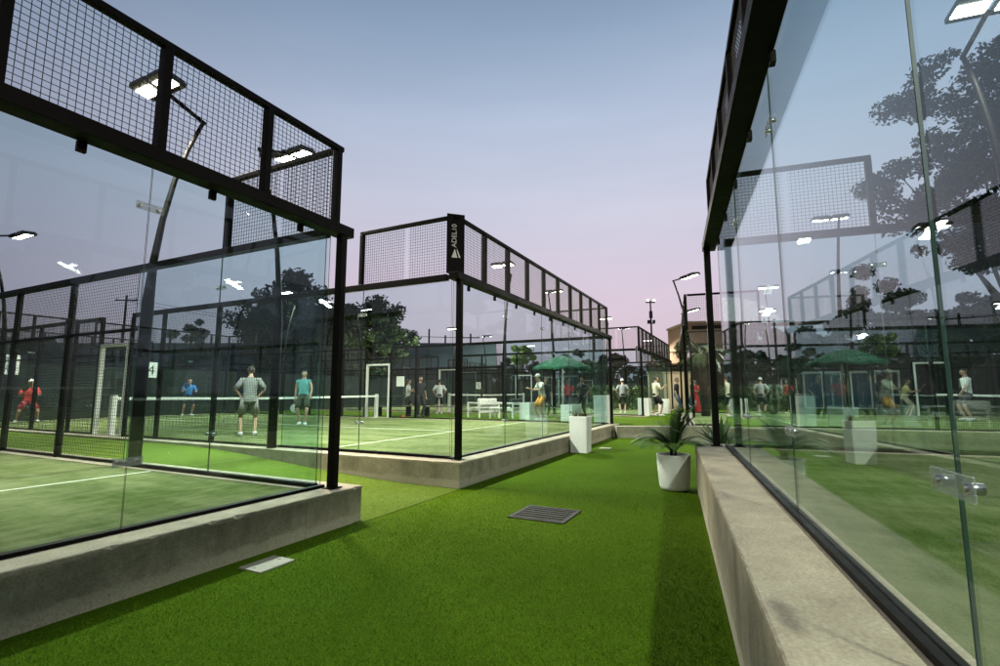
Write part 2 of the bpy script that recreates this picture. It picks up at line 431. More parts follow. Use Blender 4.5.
def make_court(name, label, loc, rz, group, seams=(2, 4, 6, 8), ground_drop=.4):
    root = thing(name, label, 'padel court', loc, rz, group)
    bl = M['black']
    GZ = 2.955
    for back, (yy, s) in enumerate(((0, 1), (20, -1))):          # the two back walls, mirrored
        y = lambda d: yy+s*d
        def B(x0, x1, a, b, z0, z1): return (x0, x1, min(y(a), y(b)), max(y(a), y(b)), z0, z1)
        MB().bbox(*B(-.14, 10.14, -.14, .045, 2.88, 3.0)).build('beam', bl, root)
        MB().bbox(*B(-.035, 10.035, -.035, .035, 3.94, 4.0), b=.006).build('top_rail', bl, root)
        MB().bbox(*B(.0, 10.0, .025, .095, .0, .03), b=.003).build('sill', bl, root)
        for x in (0, 10):
            cp = MB().bbox(*B(x-.045, x+.045, -.13, -.04, .0, 2.88), b=.01)
            cp.bbox(*B(x-.08, x+.08, -.16, -.01, 0, .012), b=.003)
            cp.build('corner_post', bl, root)
        for i in range(11):
            w = .035
            xx = min(max(i, .035), 9.965)
            MB().bbox(*B(xx-w, xx+w, -.045, .045, 3.0, 3.94), b=.006).build('upright', bl, root)
        for i in range(10):
            link('mesh_panel', MP_X, root, (i+.03, yy, 3.0))
        sm = [0.03]+list(seams)+[9.97]
        for a, b in zip(sm[:-1], sm[1:]):
            me = glass_mesh(a+.004, b-.004, min(y(.058), y(.067)), max(y(.058), y(.067)), .03, GZ, 'x')
            link('glass_panel', me, root)
        for x in seams:
            for z in (.52, 2.55): clamp_at(root, x, y(.058), z, 'x', -s)
        # little clips that hold the glass under the beam
        for i in range(10):
            MB().bbox(*B(i+.47, i+.53, .02, .055, 2.80, 2.88), b=.004).build('clip', bl, root)
    for side, (xx, s) in enumerate(((0, 1), (10, -1))):          # the two side walls
        x = lambda d: xx+s*d
        def B(a, b, y0, y1, z0, z1): return (min(x(a), x(b)), max(x(a), x(b)), y0, y1, z0, z1)
        MB().bbox(*B(-.05, .05, .15, 9.30, 2.90, 3.0)).build('beam', bl, root)
        MB().bbox(*B(-.05, .05, 10.70, 19.85, 2.90, 3.0)).build('beam', bl, root)
        MB().bbox(*B(.02, .09, .11, 4.0, 0, .045), b=.006).build('sill', bl, root)
        MB().bbox(*B(.02, .09, 16.0, 19.89, 0, .045), b=.006).build('sill', bl, root)
        for y0, e in ((0, 1), (20, -1)):
            Y = lambda d: y0+e*d
            a, b = sorted((Y(.05), Y(2.05)))
            MB().bbox(*B(-.035, .035, a, b, 3.94, 4.0), b=.006).build('top_rail', bl, root)
            u = sorted((Y(1.98), Y(2.05)))
            MB().bbox(*B(-.04, .04, u[0], u[1], 3.0, 3.94), b=.006).build('upright', bl, root)
            for k in (0, 1):
                link('mesh_panel', MP_Y, root, (xx, min(Y(k+.03), Y(k+.97)), 3.0))
            for p, q in ((.10, 2.0), (2.0, 3.95)):
                g = sorted((Y(p+.004), Y(q-.004)))
                link('glass_panel', glass_mesh(*B(.050, .062, g[0], g[1], .03, 2.90), 'y'), root)
            for z in (.52, 2.45): clamp_at(root, x(.056), Y(2.0), z, 'y', -s)
            # wire fence from 4 m to the gate
            for p, q in ((4.05, 6.0), (6.0, 8.0), (8.0, 9.3)):
                lo = min(Y(p), Y(q)); w = q-p
                link('mesh_panel', fence_mesh(w, 2.9), root, (xx, lo, 0))
            r = sorted((Y(4.0), Y(9.3)))
            MB().bbox(*B(-.02, .02, r[0], r[1], 1.98, 2.03), b=.004).build('fence_rail', bl, root)
            MB().bbox(*B(-.02, .02, r[0], r[1], .0, .04), b=.004).build('fence_rail', bl, root)
            for p in (6.0, 8.0, 9.3):
                f = sorted((Y(p-.04), Y(p+.04)))
                MB().bbox(*B(-.04, .04, f[0], f[1], -.1, 2.90), b=.008).build('fence_post', bl, root)
        gt = MB()
        gt.bbox(*B(-.045, .045, 9.36, 9.44, -.06, 2.2), b=.008)
        gt.bbox(*B(-.045, .045, 10.56, 10.64, -.06, 2.2), b=.008)
        gt.bbox(*B(-.045, .045, 9.36, 10.64, 2.203, 2.28), b=.008)
        gt.build('gate_frame', M['white_paint'], root)
    return root

def make_plinth(name, label, loc, rz, depth, edge=.27, inner=.16):
    # cast concrete upstand under the back walls and round the glass corners
    root = thing(name, label, 'concrete plinth', loc, rz, 'concrete plinths under the courts')
    def ring(e, i, z0, z1, b):
        mb = MB()
        for y0, y1 in ((-e, i), (20-i, 20+e)): mb.bbox(-e, 10+e, y0, y1, z0, z1, b)
        for x0, x1 in ((-e, i), (10-i, 10+e)): mb.bbox(x0, x1, i-.012, 20-i+.012, z0, z1, b)
        return mb
    # object space z starts at the foot so that the stain band follows the ground
    o = ring(edge, inner, 0, depth-.025, .012).build('wall', M['concrete'], root); o.location = (0, 0, -depth)
    t = MB()
    e, i = edge+.002, inner+.001
    rs = np.random.RandomState(len(label))
    st = []; x = -e
    while x < 10+e: st.append(x); x += .045
    st.append(10+e)
    k0 = len(t.v)
    for q, x in enumerate(st):
        c = rs.uniform(.006, .011)+(rs.uniform(.01, .03) if rs.rand() < .05 else 0); d = rs.uniform(.005, .010)+(c-.01 if c > .015 else 0); wv = rs.uniform(-.0015, .0015)
        for yy, zz in ((-e+wv, -.034), (-e+wv, -d), (-e+c, 0+wv*.5), (i-.008, 0), (i, -.008), (i, -.034)): t.v.append((x, yy, zz))
    for q in range(len(st)-1):
        for j in range(6):
            a = k0+q*6+j; b = k0+q*6+(j+1) % 6; t.f.append((a, b, b+6, a+6)); t.sm.append(False)
    t.f.append(tuple(k0+j for j in reversed(range(6)))); t.f.append(tuple(k0+(len(st)-1)*6+j for j in range(6))); t.sm += [False]*2
    for y0, y1 in ((20-i, 20+e),): t.bbox(-e, 10+e, y0, y1, -.034, 0, .008)
    for x0, x1 in ((-e, i), (10-i, 10+e)): t.bbox(x0, x1, i-.008, 20-i+.008, -.034, -.0015, .008)
    t.build('coping', M['cap'], root)
    return root

def make_surface(loc, rz):
    fl = MB().box(.16, 9.84, .16, 19.84, -.25, -.012)
    o = struct('court_turf', fl, M['court']); o.location = loc; o.rotation_euler = (0, 0, rz)
    ln = MB()
    for y in (3.05, 16.95): ln.box(.17, 9.83, y-.025, y+.025, -.03, -.008)
    ln.box(4.975, 5.025, 3.076, 16.924, -.03, -.008)
    o2 = struct('court_lines', ln, M['line']); o2.location = loc; o2.rotation_euler = (0, 0, rz)
    return o, o2

def make_net(label, loc, rz):
    root = thing('court_net', label, 'net', loc, rz, 'nets across the courts')
    mb = MB(); n = 110
    def top(x): return .88+.04*abs(x-5)/5
    for i in range(n+1):
        x = .12+i*9.76/n; mb.bar((x, 10, .03), (x, 10, top(x)-.04), .006)
    for j in range(1, 18):
        z = .03+j*.047; mb.bar((.12, 10.003, z), (5, 10.003, z), .006); mb.bar((5, 10.003, z), (9.88, 10.003, z), .006)
    mb.build('net_mesh', M['net'], root)
    t = MB()
    for a, b in ((.1, 5), (5, 9.9)): t.bar((a, 10, top(a)-.02), (b, 10, top(b)-.02), .02, .07)
    t.build('tape', M['tape'], root)
    for x in (.06, 9.94):
        p = MB().bbox(x-.06, x+.06, 9.94, 10.06, -.03, .98, .012); p.bbox(x-.15, x+.15, 9.85, 10.15, -.03, -.005, .004)
        p.build('post', M['white_paint'], root)
    return root

def make_lamp(label, loc, rz, drop=.3):
    # stands outside the side wall at x = 0; leans out (-x) and reaches back over the court (+x)
    root = thing('floodlight_post', label, 'floodlight', loc, rz, 'floodlight posts round the courts')
    prof = [(0, -drop), (0, 1.0), (0, 2.4), (-.03, 3.1), (-.11, 3.8), (-.24, 4.5), (-.42, 5.15), (-.64, 5.75)]
    wid = [.088, .088, .085, .056, .046, .040, .035, .031]
    mb = MB().tube([(x-.12, 0, z) for x, z in prof], wid, 10)
    mb.bbox(-.26, .02, -.14, .14, -drop, -drop+.015, .004)
    mb.build('pole', M['black'], root)
    a0 = Vector((-.76, 0, 5.73)); a1 = Vector((-.12, 0, 5.93))
    MB().bar(a0-Vector((.03, 0, .01)), a1, .045, .05).build('arm', M['black'], root)
    MB().bar((-.12, -.34, 5.93), (-.12, .34, 5.93), .05, .05).build('crossbar', M['black'], root)
    for y in (-.24, .24):
        h = MB().bbox(-.08, .32, y-.20, y+.20, -.03, .05, .015)
        for k in range(6): h.box(-.05, .29, y-.17+k*.066, y-.155+k*.066, .048, .085)
        m = Matrix.Translation((-.10, 0, 5.95)) @ Matrix.Rotation(-.12, 4, 'Y')
        h.xf(m)
        hd = h.build('lamp_head', M['grey_metal'], root)
        l = MB().bbox(.02, .22, y-.185, y+.185, -.045, -.028, .004).xf(m)
        l.build('lens', M['lens'], hd)
    return root
LIGHTS = []
def lamp_light(root, power):
    for_ = root.matrix_basis @ Vector((.02, 0, 5.85))
    L = bpy.data.lights.new('floodlight beam', 'AREA'); L.shape = 'RECTANGLE'; L.size = .34; L.size_y = .8
    L.energy = power; L.color = (1, .93, .76); L.spread = math.radians(155)
    o = bpy.data.objects.new('floodlight_beam', L); COL.objects.link(o)
    o.location = for_
    d = root.matrix_basis.to_3x3() @ Vector((.42, 0, -1))
    o.rotation_euler = d.to_track_quat('-Z', 'Y').to_euler()
    LIGHTS.append(o)

def W(loc, rz, p): return Vector(loc)+Matrix.Rotation(rz, 3, 'Z') @ Vector(p)

G = 'glass walled padel courts'
ZB = .455
courts = {                                     # key: location of local origin, rotation, plinth depth
    'mid':   (LC(0, 0, ZP), RL, ZP),
    'near':  (LC(-12.5885, .057, ZP), RL, ZP+.02),
    'third': (LC(15.7, 0, ZP+.03), RL, .42),
    'fourth': (LC(31.4, 0, ZP+.03), RL, .42),
    'right': (R0+Vector((0, 0, ZR)), RR, ZR),
    'rfar':  (B0+VR*10+Vector((0, 0, ZB)), RR, ZB),
    'back':  (LC(0, 27, ZP+.05), RL, .45),
    'back2': (LC(15.7, 27, ZP+.05), RL, .45),
}
lab = {
    'mid': 'black framed glass padel court with white lettering on its corner plate, in the middle',
    'near': 'black framed glass padel court at the left edge, nearest behind the left plinth',
    'third': 'black framed glass padel court just beyond the green umbrella seating',
    'fourth': 'farthest black framed glass padel court, in line behind the other left courts',
    'right': 'black framed glass padel court along the right of the path, closest to the viewer',
    'rfar': 'black framed glass padel court beyond the potted palm, next to the sandy building',
    'back': 'black framed glass court far behind the court with the number 4 board',
    'back2': 'black framed glass court far back beneath the big dark trees',
}
proto = None
for k, (loc, rz, dep) in courts.items():
    if k == 'mid': proto = make_court('padel_court', lab[k], loc, rz, G)
    elif k == 'right': make_court('padel_court', lab[k], loc, rz, G, seams=(2.2, 4.2, 6.13, 8.15))
    else:
        c = copy_tree(proto); c.location = loc; c.rotation_euler = (0, 0, rz); relabel(c, lab[k])
    make_surface(loc, rz)
plab = {'mid': 'pale concrete plinth under the middle court, white square planter beside it',
        'near': 'stained concrete plinth with pale foot band under the nearest left court',
        'right': 'tall concrete plinth with broad pale top along the right of the path',
        'third': 'concrete plinth under the court beyond the umbrella seating',
        'rfar': 'concrete plinth under the court behind the potted palm',
        'fourth': 'concrete plinth under the farthest left court'}
for k in ('mid', 'near', 'third', 'right', 'rfar', 'fourth'):
    loc, rz, dep = courts[k]
    make_plinth('concrete_plinth', plab[k], loc, rz, dep, .36 if k == 'right' else .27)
# dark wind screens along the backs of the courts
def windscreen(label, a, b, h=2.3):
    d = Vector(b)-Vector(a); L = d.length
    t = thing('windscreen_fence', label, 'fence', a, math.atan2(d.y, d.x), 'dark windscreen fences')
    mb = MB(); n = int(L/.25)
    for i in range(n+1):
        x = L*i/n; y = .02*math.sin(i*1.9)+.012*math.sin(i*.7); mb.v += [(x, y, .08), (x, y*1.5, h*.5), (x, y, h-.05)]
        if i:
            k = 3*(i-1); mb.f += [(k, k+3, k+4, k+1), (k+1, k+4, k+5, k+2)]; mb.sm += [True, True]
    mb.build('screen', M['screen'], t)
    MB().bar((0, 0, h), (L, 0, h), .05).build('top_rail', M['black'], t)
    for i in range(int(L/2.5)+1): MB().bar((i*2.5, .06, -.3), (i*2.5, .06, h+.05), .06).build('post', M['black'], t)
M['screen'] = plain('dark green brown windscreen cloth', (.018, .017, .012), .9, .3, 1.5)
windscreen('dark windscreen fence behind the court with the number 4 board', LC(-13, 20.7, .3), LC(11, 20.7, .3))
windscreen('dark windscreen fence behind the big round tree and far courts', LC(12, 20.9, .3), LC(44, 20.9, .3))
windscreen('dark windscreen fence closing the far end of the left courts', LC(44, -2, .3), LC(44, 20.9, .3))
windscreen('dark windscreen fence behind the two blue cabins', (11.8, 39, .3), (48, 33, .3), 3.4)
nlab = {'mid': 'net with white tape across the middle court', 'third': 'net with white tape across the court beyond the umbrella',
        'fourth': 'net with white tape across the farthest left court', 'rfar': 'net with white tape in the court behind the potted palm',
        'near': 'net with white tape in the nearest left court', 'right': 'net with white tape in the nearest right court',
        'back': 'net with white tape in the court behind the number 4 board', 'back2': 'net with white tape in the court under the big trees'}
n0 = None
for k, (loc, rz, dep) in courts.items():
    if n0 is None: n0 = make_net(nlab[k], loc, rz)
    else:
        c = copy_tree(n0); c.location = loc; c.rotation_euler = (0, 0, rz); relabel(c, nlab[k])
# floodlight posts: four round each court
where = {'mid': 'the middle court', 'near': 'the nearest left court', 'third': 'the court past the umbrella',
         'fourth': 'the farthest left court', 'right': 'the nearest right court', 'rfar': 'the court behind the potted palm'}
l0 = None
POWER = {'mid': 1200, 'near': 130, 'third': 1150, 'fourth': 1000, 'right': 130, 'rfar': 620}
POWER_AT = {('near', 10, 4): 620, ('right', 10, 4): 860, ('mid', 0, 4): 1400}
for k in ('mid', 'near', 'third', 'fourth', 'right', 'rfar'):
    loc, rz, dep = courts[k]
    for xx, yy, corner in ((0, 4, 'first'), (10, 4, 'second'), (0, 16, 'third'), (10, 16, 'fourth')):
        p = W(loc, rz, (xx, yy-(.45 if k == 'right' and yy == 4 else 0), -.1 if k == 'right' else 0)); r = rz+(PI if xx == 10 else 0)
        side = ('left' if xx == 0 else 'right') if k not in ('right', 'rfar') else ('far' if xx == 0 else 'near')
        l = f'curved floodlight post by the {side} fence, {"path" if yy == 4 else "back"} end of {where[k]}'
        if l0 is None: o = l0 = make_lamp(l, p, r)
        else:
            o = copy_tree(l0); o.location = p; o.rotation_euler = (0, 0, r); relabel(o, l)
        o.matrix_basis = Matrix.Translation(p) @ Matrix.Rotation(r, 4, 'Z')
        lamp_light(o, POWER_AT.get((k, xx, yy), POWER[k]))

# emblem and lettering on the corner plate of the middle court
def text_mesh(body, size, name, mat, ext=.002):
    cu = bpy.data.curves.new('lettering', 'FONT'); cu.body = body; cu.size = size; cu.extrude = ext
    cu.align_x = 'LEFT'; cu.align_y = 'BOTTOM'
    t = bpy.data.objects.new('tmp', cu); COL.objects.link(t)
    dg = bpy.context.evaluated_depsgraph_get(); dg.update()
    me = bpy.data.meshes.new_from_object(t.evaluated_get(dg)); me.name = name
    bpy.data.objects.remove(t); me.materials.clear(); me.materials.append(mat)
    return me
for ch in list(proto.children):
    if ch.name.startswith('upright') and ch.data.vertices[0].co.x < .2 and abs(ch.data.vertices[0].co.y) < .2 and ch.data.vertices[0].co.x < .08: bpy.data.objects.remove(ch)
pl = MB().prism([(-.10, .115), (.115, -.10), (.115, .03), (.03, .115)], 3.003, 4.02).build('corner_plate', M['black'], proto)
# plate faces (-1,-1)/sqrt2; text runs upward
mt = Matrix.Translation((.0075, .0075, 3.42)) @ Matrix.Rotation(-PI/4, 4, 'Z') @ Matrix.Rotation(PI/2, 4, 'X') @ Matrix.Rotation(PI/2, 4, 'Z')
tm = text_mesh('ADEL10', .118, 'lettering', M['emblem'])
tm.transform(Matrix.Translation(Vector((-1, -1, 0)).normalized()*.004) @ mt @ Matrix.Translation((0.02, -.035, 0)))
link('lettering', tm, pl)
eb = MB()
for poly in ([(-.15, .07), (.0, .015), (-.15, -.03)], [(-.03, -.02), (.01, -.02), (-.15, -.085), (-.15, -.058)]):
    eb.prism(poly, -.002, .002)
eb.xf(Matrix.Translation(Vector((-1, -1, 0)).normalized()*.004) @ mt)
eb.build('emblem', M['emblem'], pl)

# ------------------------------------------------------------------ kerb, drain, plates
k_ = MB().bbox(3.72, 6.9, 15.9, 16.3, -.02, .365, .015).build('concrete_kerb', M['concrete'])
tag(k_, 'low pale concrete step across the end of the green path', 'kerb')
def gpt(px, py, z=0):     # (used to work out floor points, kept for reference heights)
    f = 492.236; p = .1204; a = (px-500)/f; b = -(py-333)/f
    d = Vector((a, math.cos(p)-b*math.sin(p), math.sin(p)+b*math.cos(p)))
    return Vector((0, 0, 1.4347))+d*((z-1.4347)/d.z)
gr = thing('drain_grate', 'square slotted drain grate set in the green turf', 'drain grate', (.535, 6.05, .0), RL)
gr.scale = (1.14, 1.14, 1)
fr = MB()
for a in (-.27, .27): fr.bbox(a-.02, a+.02, -.30, .30, .0, .014, .003); 
for a in (-.28, .28): fr.bbox(-.25, .25, a-.02, a+.02, .0, .0135, .003)
fr.build('frame', M['grate'], gr)
MB().box(-.249, .249, -.259, .259, .0, .0025).build('pit_shade', M['pit_shade'], gr)  # thin flat sheet, its dark colour stands for shade between the slats
sl = MB()
for k in range(6): sl.bbox(-.225+k*.083, -.19+k*.083, -.26, .26, .003, .012, .002)
sl.build('slats', M['grate'], gr)
pp = thing('cover_plate', 'pale metal cover plate on the turf against the left plinth', 'cover plate', (-1.95, 4.33, .0), RL)
MB().bbox(-.17, .17, -.13, .13, 0, .014, .004).build('plate', M['plate'], pp)
hb = MB()
for a in (-.12, .12): hb.tube([(a, 0, .013), (a, 0, .019)], .012, 8)
hb.build('screw', M['steel'], pp)
p2 = MB().bbox(-.14, .14, -.14, .14, 0, .012, .004).build('cover_plate', M['plate'])
p2.location = (2.72, 13.0, 0); p2.rotation_euler = (0, 0, RL)
tag(p2, 'small pale cover plate on the turf past the square planter', 'cover plate')

# ------------------------------------------------------------------ planters and plants
def leaf_strip(mb, base, d0, length, width, droop, n=5, fold=.0, up=Vector((0, 0, 1))):
    p = Vector(base); d = Vector(d0).normalized(); pts = []
    for i in range(n+1):
        t = i/n; pts.append((p.copy(), d.copy(), width*(math.sin(PI*(.12+.88*t))**.7 if t < 1 else .02)))
        d = (d-Vector((0, 0, droop/n))).normalized(); p = p+d*length/n
    k = len(mb.v)
    for p, d, w in pts:
        s = d.cross(up);
        if s.length < 1e-3: s = Vector((1, 0, 0))
        s.normalize(); mb.v.append(tuple(p-s*w/2)); mb.v.append(tuple(p+s*w/2))
    for i in range(n):
        a = k+2*i; mb.f.append((a, a+1, a+3, a+2)); mb.sm.append(True)
def palm_frond(mb, base, az, elev, length, droop, leaf=.16, n=16, width=.018, stem=.006):
    d = Vector((math.cos(az)*math.cos(elev), math.sin(az)*math.cos(elev), math.sin(elev))); p = Vector(base); pts = []
    for i in range(n+1):
        pts.append(p.copy()); d = (d-Vector((0, 0, droop/n))).normalized(); p = p+d*length/n
    mb.tube(pts, [stem*(1-.7*i/n) for i in range(n+1)], 5)
    for i in range(3, n+1):
        t = i/n; dd = (pts[i]-pts[i-1]).normalized(); s = dd.cross(Vector((0, 0, 1))).normalized()
        for sg in (-1, 1):
            ld = (dd*.75+s*sg*.75+Vector((0, 0, .18))).normalized()
            leaf_strip(mb, pts[i], ld, leaf*(1.15-.75*abs(t-.45))*random.uniform(.85, 1.15), width, .7, 3)
# round pot with a young palm
pot = thing('round_planter', 'round white tapered pot with a feathery palm at the right plinth corner', 'planter', (2.60, 7.55, 0))
prof = [(.0, 0), (.165, 0), (.20, .02), (.215, .06), (.235, .30), (.243, .50), (.243, .52), (.222, .52), (.218, .44), (.0, .44)]
MB().lathe(prof, 40).build('pot', M['white_pot'], pot)
MB().lathe([(.219, .445), (.10, .455), (0, .46)], 24).build('soil', M['soil'], pot)
pm = thing('potted_palm', 'small feathery green palm growing in the round white pot', 'palm plant', (2.60, 7.55, .44))
stm = MB()
for k in range(4):
    a = k*1.7; stm.tube([(.03*math.cos(a), .03*math.sin(a), 0), (.045*math.cos(a), .045*math.sin(a), .16)], [.02, .012], 7)
stm.build('stem', M['palm_bark'], pm)
fm = MB()
for k in range(30):
    az = k*2.4+random.uniform(-.3, .3); el = random.uniform(.75, 1.5)
    palm_frond(fm, (.03*math.cos(az), .03*math.sin(az), .12), az, el, random.uniform(.46, .68), random.uniform(.9, 1.9), .26, 18, .017, .005)
fm.build('fronds', M['frond'], pm)
# square planter against the middle plinth
sp_loc = LC(5.05, -.52)
sq = thing('square_planter', 'tall square white planter with small succulents against the middle plinth', 'planter', sp_loc, RL)
def square_pot(parent, w, h, taper=.9, mat='white_pot', soil=True):
    mb = MB(); a, b = w/2*taper, w/2
    def ringz(r, z): return [(-r, -r, z), (r, -r, z), (r, r, z), (-r, r, z)]
    levels = [ringz(a, 0), ringz(b, h-.012), ringz(b-.006, h), ringz(b-.03, h), ringz(b-.032, h-.06)]
    k = 0
    for L in levels: mb.v += L
    mb.f.append((3, 2, 1, 0)); mb.sm.append(False)
    for i in range(len(levels)-1):
        for j in range(4):
            p = i*4+j; q = i*4+(j+1) % 4; mb.f.append((p, q, q+4, p+4)); mb.sm.append(False)
    mb.build('pot', M[mat], parent)
    if soil: MB().box(-b+.031, b-.031, -b+.031, b-.031, h-.09, h-.055).build('soil', M['soil'], parent)
square_pot(sq, .44, .86)
su = thing('succulent_plant', 'small tufted succulents in the square white planter', 'plant', sp_loc+Vector((0, 0, .80)), RL)
sm_ = MB()
for cx, cy in ((-.09, -.06), (.08, .05), (.0, -.11), (.1, -.08), (-.08, .09)):
    for k in range(13):
        az = k*2.4; leaf_strip(sm_, (cx, cy, .0), (math.cos(az), math.sin(az), random.uniform(.7, 2.2)), random.uniform(.14, .26), .024, .3, 3)
sm_.build('leaves', leafmat('succulent', (.05, .07, .03), (.16, .10, .05), 12), su)
# aloe behind the right plinth corner
al = thing('agave_plant', 'spiky dark green agave behind the end of the right plinth', 'plant', (3.68, 8.35, .52))
am = MB()
for k in range(38):
    az = k*2.4; el = .30+1.1*((k % 10)/10)
    leaf_strip(am, (.05*math.cos(az), .05*math.sin(az), .02), (math.cos(az)*math.cos(el), math.sin(az)*math.cos(el), math.sin(el)), random.uniform(.46, .62), .07, .35, 5)
am.build('leaves', M['aloe'], al)
ap = thing('agave_pot', 'low white pot holding the agave behind the right plinth', 'planter', (3.68, 8.35, 0))
MB().lathe([(0, 0), (.18, 0), (.24, .50), (.22, .52), (.21, .48), (0, .48)], 28).build('pot', M['white_pot'], ap)
MB().lathe([(.209, .485), (0, .50)], 20).build('soil', M['soil'], ap)
# white boxes in the seating area
def white_box(label, x, y, z, w, d, h, rz=RL):
    t = thing('box_planter', label, 'planter', (x, y, z), rz, 'white box planters')
    mb = MB().bbox(-w/2, w/2, -d/2, d/2, 0, h, .012); mb.build('pot', M['white_pot'], t)
    MB().bbox(-w/2+.04, w/2-.04, -d/2+.04, d/2-.04, h-.002, h+.012, .004).build('soil', M['soil'], t)
    return t
white_box('tall white box planter at the far end of the middle court', 3.62, 17.5, FLOOR, .62, .5, .98)
white_box('white box planter beside the man in grey and black', 6.68, 23.0, FLOOR, .58, .5, .82)
white_box('white box planter behind the man in the cream shirt', 8.45, 25.6, FLOOR, .6, .5, .75)
white_box('low white box in front of the corner post beyond the agave', 6.05, 13.9, 0, .5, .4, .32, RR)
pb = white_box('white box planter near the far white gate by the umbrella', 2.75, 19.2, FLOOR, 1.2, .45, .62)
white_box('long low white box behind the leaning man in orange shorts', 1.35, 20.7, FLOOR, 1.7, .45, .68)

# ------------------------------------------------------------------ seating
def armchair(label, x, y, z, rz, w=1.0, dark=False):
    t = thing('garden_sofa', label, 'sofa', (x, y, z), rz, 'white garden sofas in the seating area')
    f = MB()
    for sx in (-1, 1):
        X = sx*(w/2-.03)
        for Y in (-.36, .36): f.bbox(X-.03, X+.03, Y-.03, Y+.03, 0, .62, .006)
        f.bbox(X-.035, X+.035, -.39, .39, .60, .66, .008)
    f.bbox(-w/2, w/2, -.39, -.33, .22, .30, .008); f.bbox(-w/2, w/2, .33, .39, .22, .30, .008)
    f.bbox(-w/2, w/2, .34, .40, .55, .66, .008); f.bbox(-w/2, w/2, .34, .40, .40, .46, .008)
    f.build('frame', M['white_paint'], t)
    MB().bbox(-w/2+.07, w/2-.07, -.36, .32, .28, .44, .05).build('seat_cushion', M['cushion'], t)
    n = max(1, round((w-.2)/.6)); cw = (w-.16)/n
    for k in range(n):
        MB().bbox(-w/2+.08+k*cw+.01, -w/2+.08+(k+1)*cw-.01, .14, .31, .44, .82, .06).build('back_cushion', M['dark_cushion' if dark else 'cushion'], t)
    return t
armchair('white garden sofa with open arm frame and pale cushions, beyond the middle court net', -.72, 21.9, FLOOR, RL+PI*.9, 1.25)
armchair('white garden armchair with a charcoal back cushion', .50, 21.4, FLOOR, RL+PI*.95, .95, True)
st_ = thing('side_table', 'small white slatted side table between the two garden sofas', 'table', (-.12, 21.3, FLOOR), RL)
MB().bbox(-.25, .25, -.25, .25, .40, .44, .006).build('table_top', M['white_paint'], st_)
for sx in (-1, 1):
    for sy in (-1, 1): MB().bbox(sx*.22-.02, sx*.22+.02, sy*.22-.02, sy*.22+.02, 0, .40, .004).build('leg', M['white_paint'], st_)
def bench(label, x, y, rz):
    t = thing('park_bench', label, 'bench', (x, y, FLOOR), rz, 'dark benches by the gates')
    s = MB()
    for k in range(4): s.bbox(-.8, .8, -.2+k*.105, -.11+k*.105, .42, .46, .006)
    s.build('seat', M['dark_wood'], t)
    for X in (-.68, .68): MB().bbox(X-.11, X+.11, -.17, .18, 0, .42, .01).build('leg', M['black'], t)
bench('dark timber bench on block legs beneath the white blank notice', -2.62, 22.5, .05)
bench('dark timber bench behind the white gate frame of the middle court', -4.9, 23.0, .05)
cn = thing('marker_cone', 'small orange marker cone on the grass by the dark bench', 'cone', (-4.05, 20.9, FLOOR))
MB().lathe([(.0, .001), (.12, .001), (.12, .02), (.09, .025), (.03, .15), (.0, .15)], 16).build('cone', M['orange_ball'], cn)
# umbrella
um = thing('garden_umbrella', 'green canvas parasol open over the seating area', 'umbrella', (2.62, 20.8, FLOOR))
MB().tube([(0, 0, 0), (0, 0, 2.5)], .025, 10).build('pole', M['white_paint'], um)
MB().lathe([(0, 0), (.28, 0), (.28, .05), (.05, .08), (0, .08)], 20).build('base', M['black'], um)
cp = MB(); n = 8; rings = [(.0, 2.62), (.35, 2.55), (.75, 2.38), (1.22, 2.13)]
for r, z in rings:
    for j in range(n*4):
        a = 2*PI*j/(n*4); sag = (1-abs(math.cos(n/2*a)))*-.05*(r/1.22)
        rr = r*(1-.05*(1-abs(math.cos(n/2*a)))); cp.v.append((rr*math.cos(a), rr*math.sin(a), z+sag))
m_ = n*4
for i in range(3):
    for j in range(m_):
        a = i*m_+j; b = i*m_+(j+1) % m_; cp.f.append((a, b, b+m_, a+m_)); cp.sm.append(False)
k = len(cp.v)
for j in range(m_): x, y, z = cp.v[3*m_+j]; cp.v.append((x, y, z-.09))
for j in range(m_):
    a = 3*m_+j; b = 3*m_+(j+1) % m_; cp.f.append((a, b, k+(j+1) % m_, k+j)); cp.sm.append(False)
cp.build('canopy', M['green_canvas'], um)
rb = MB()
for j in range(8):
    a = 2*PI*j/8; rb.bar((0, 0, 2.56), (1.18*math.cos(a), 1.18*math.sin(a), 2.11), .015)
rb.build('ribs', M['white_paint'], um)

# ------------------------------------------------------------------ signs
def sign(name, label, loc, rz, w, h, text=None, size=.3, lines=0):
    t = thing(name, label, 'sign', loc, rz, None)
    MB().bbox(-w/2, w/2, -.008, .008, -h/2, h/2, .003).build('board', M['sign_white'], t)
    if text:
        me = text_mesh(text, size, 'lettering', M['sign_ink'])
        xs = [v.co.x for v in me.vertices]; ys = [v.co.y for v in me.vertices]
        me.transform(Matrix.Translation((0, -.0095, 0)) @ Matrix.Rotation(PI/2, 4, 'X') @ Matrix.Translation((-(min(xs)+max(xs))/2, -(min(ys)+max(ys))/2, 0)))
        link('lettering', me, t)
    if lines:
        mb = MB()
        for k in range(lines): mb.box(-w*.38, w*.38*random.uniform(.3, 1), -.0105, -.0085, h*.34-k*h*.1, h*.38-k*h*.1)
        mb.build('lettering', M['sign_ink'], t)
    return t
sign('number_sign', 'white board with a black number 4 on the court fence', LC(6.2, 19.86, 2.45), RL-PI/2+PI/2+0, .52, .70, '4', .62)
sign('number_sign', 'white board with a black number 5 on the far court fence', LC(25.55, 13.6, 1.95), RL-PI/2, .42, .52, '5', .45)
sign('notice_board', 'small blank white notice on the fence above the dark bench', LC(9.93, 8.75, 1.9), RL-PI/2, .40, .42)
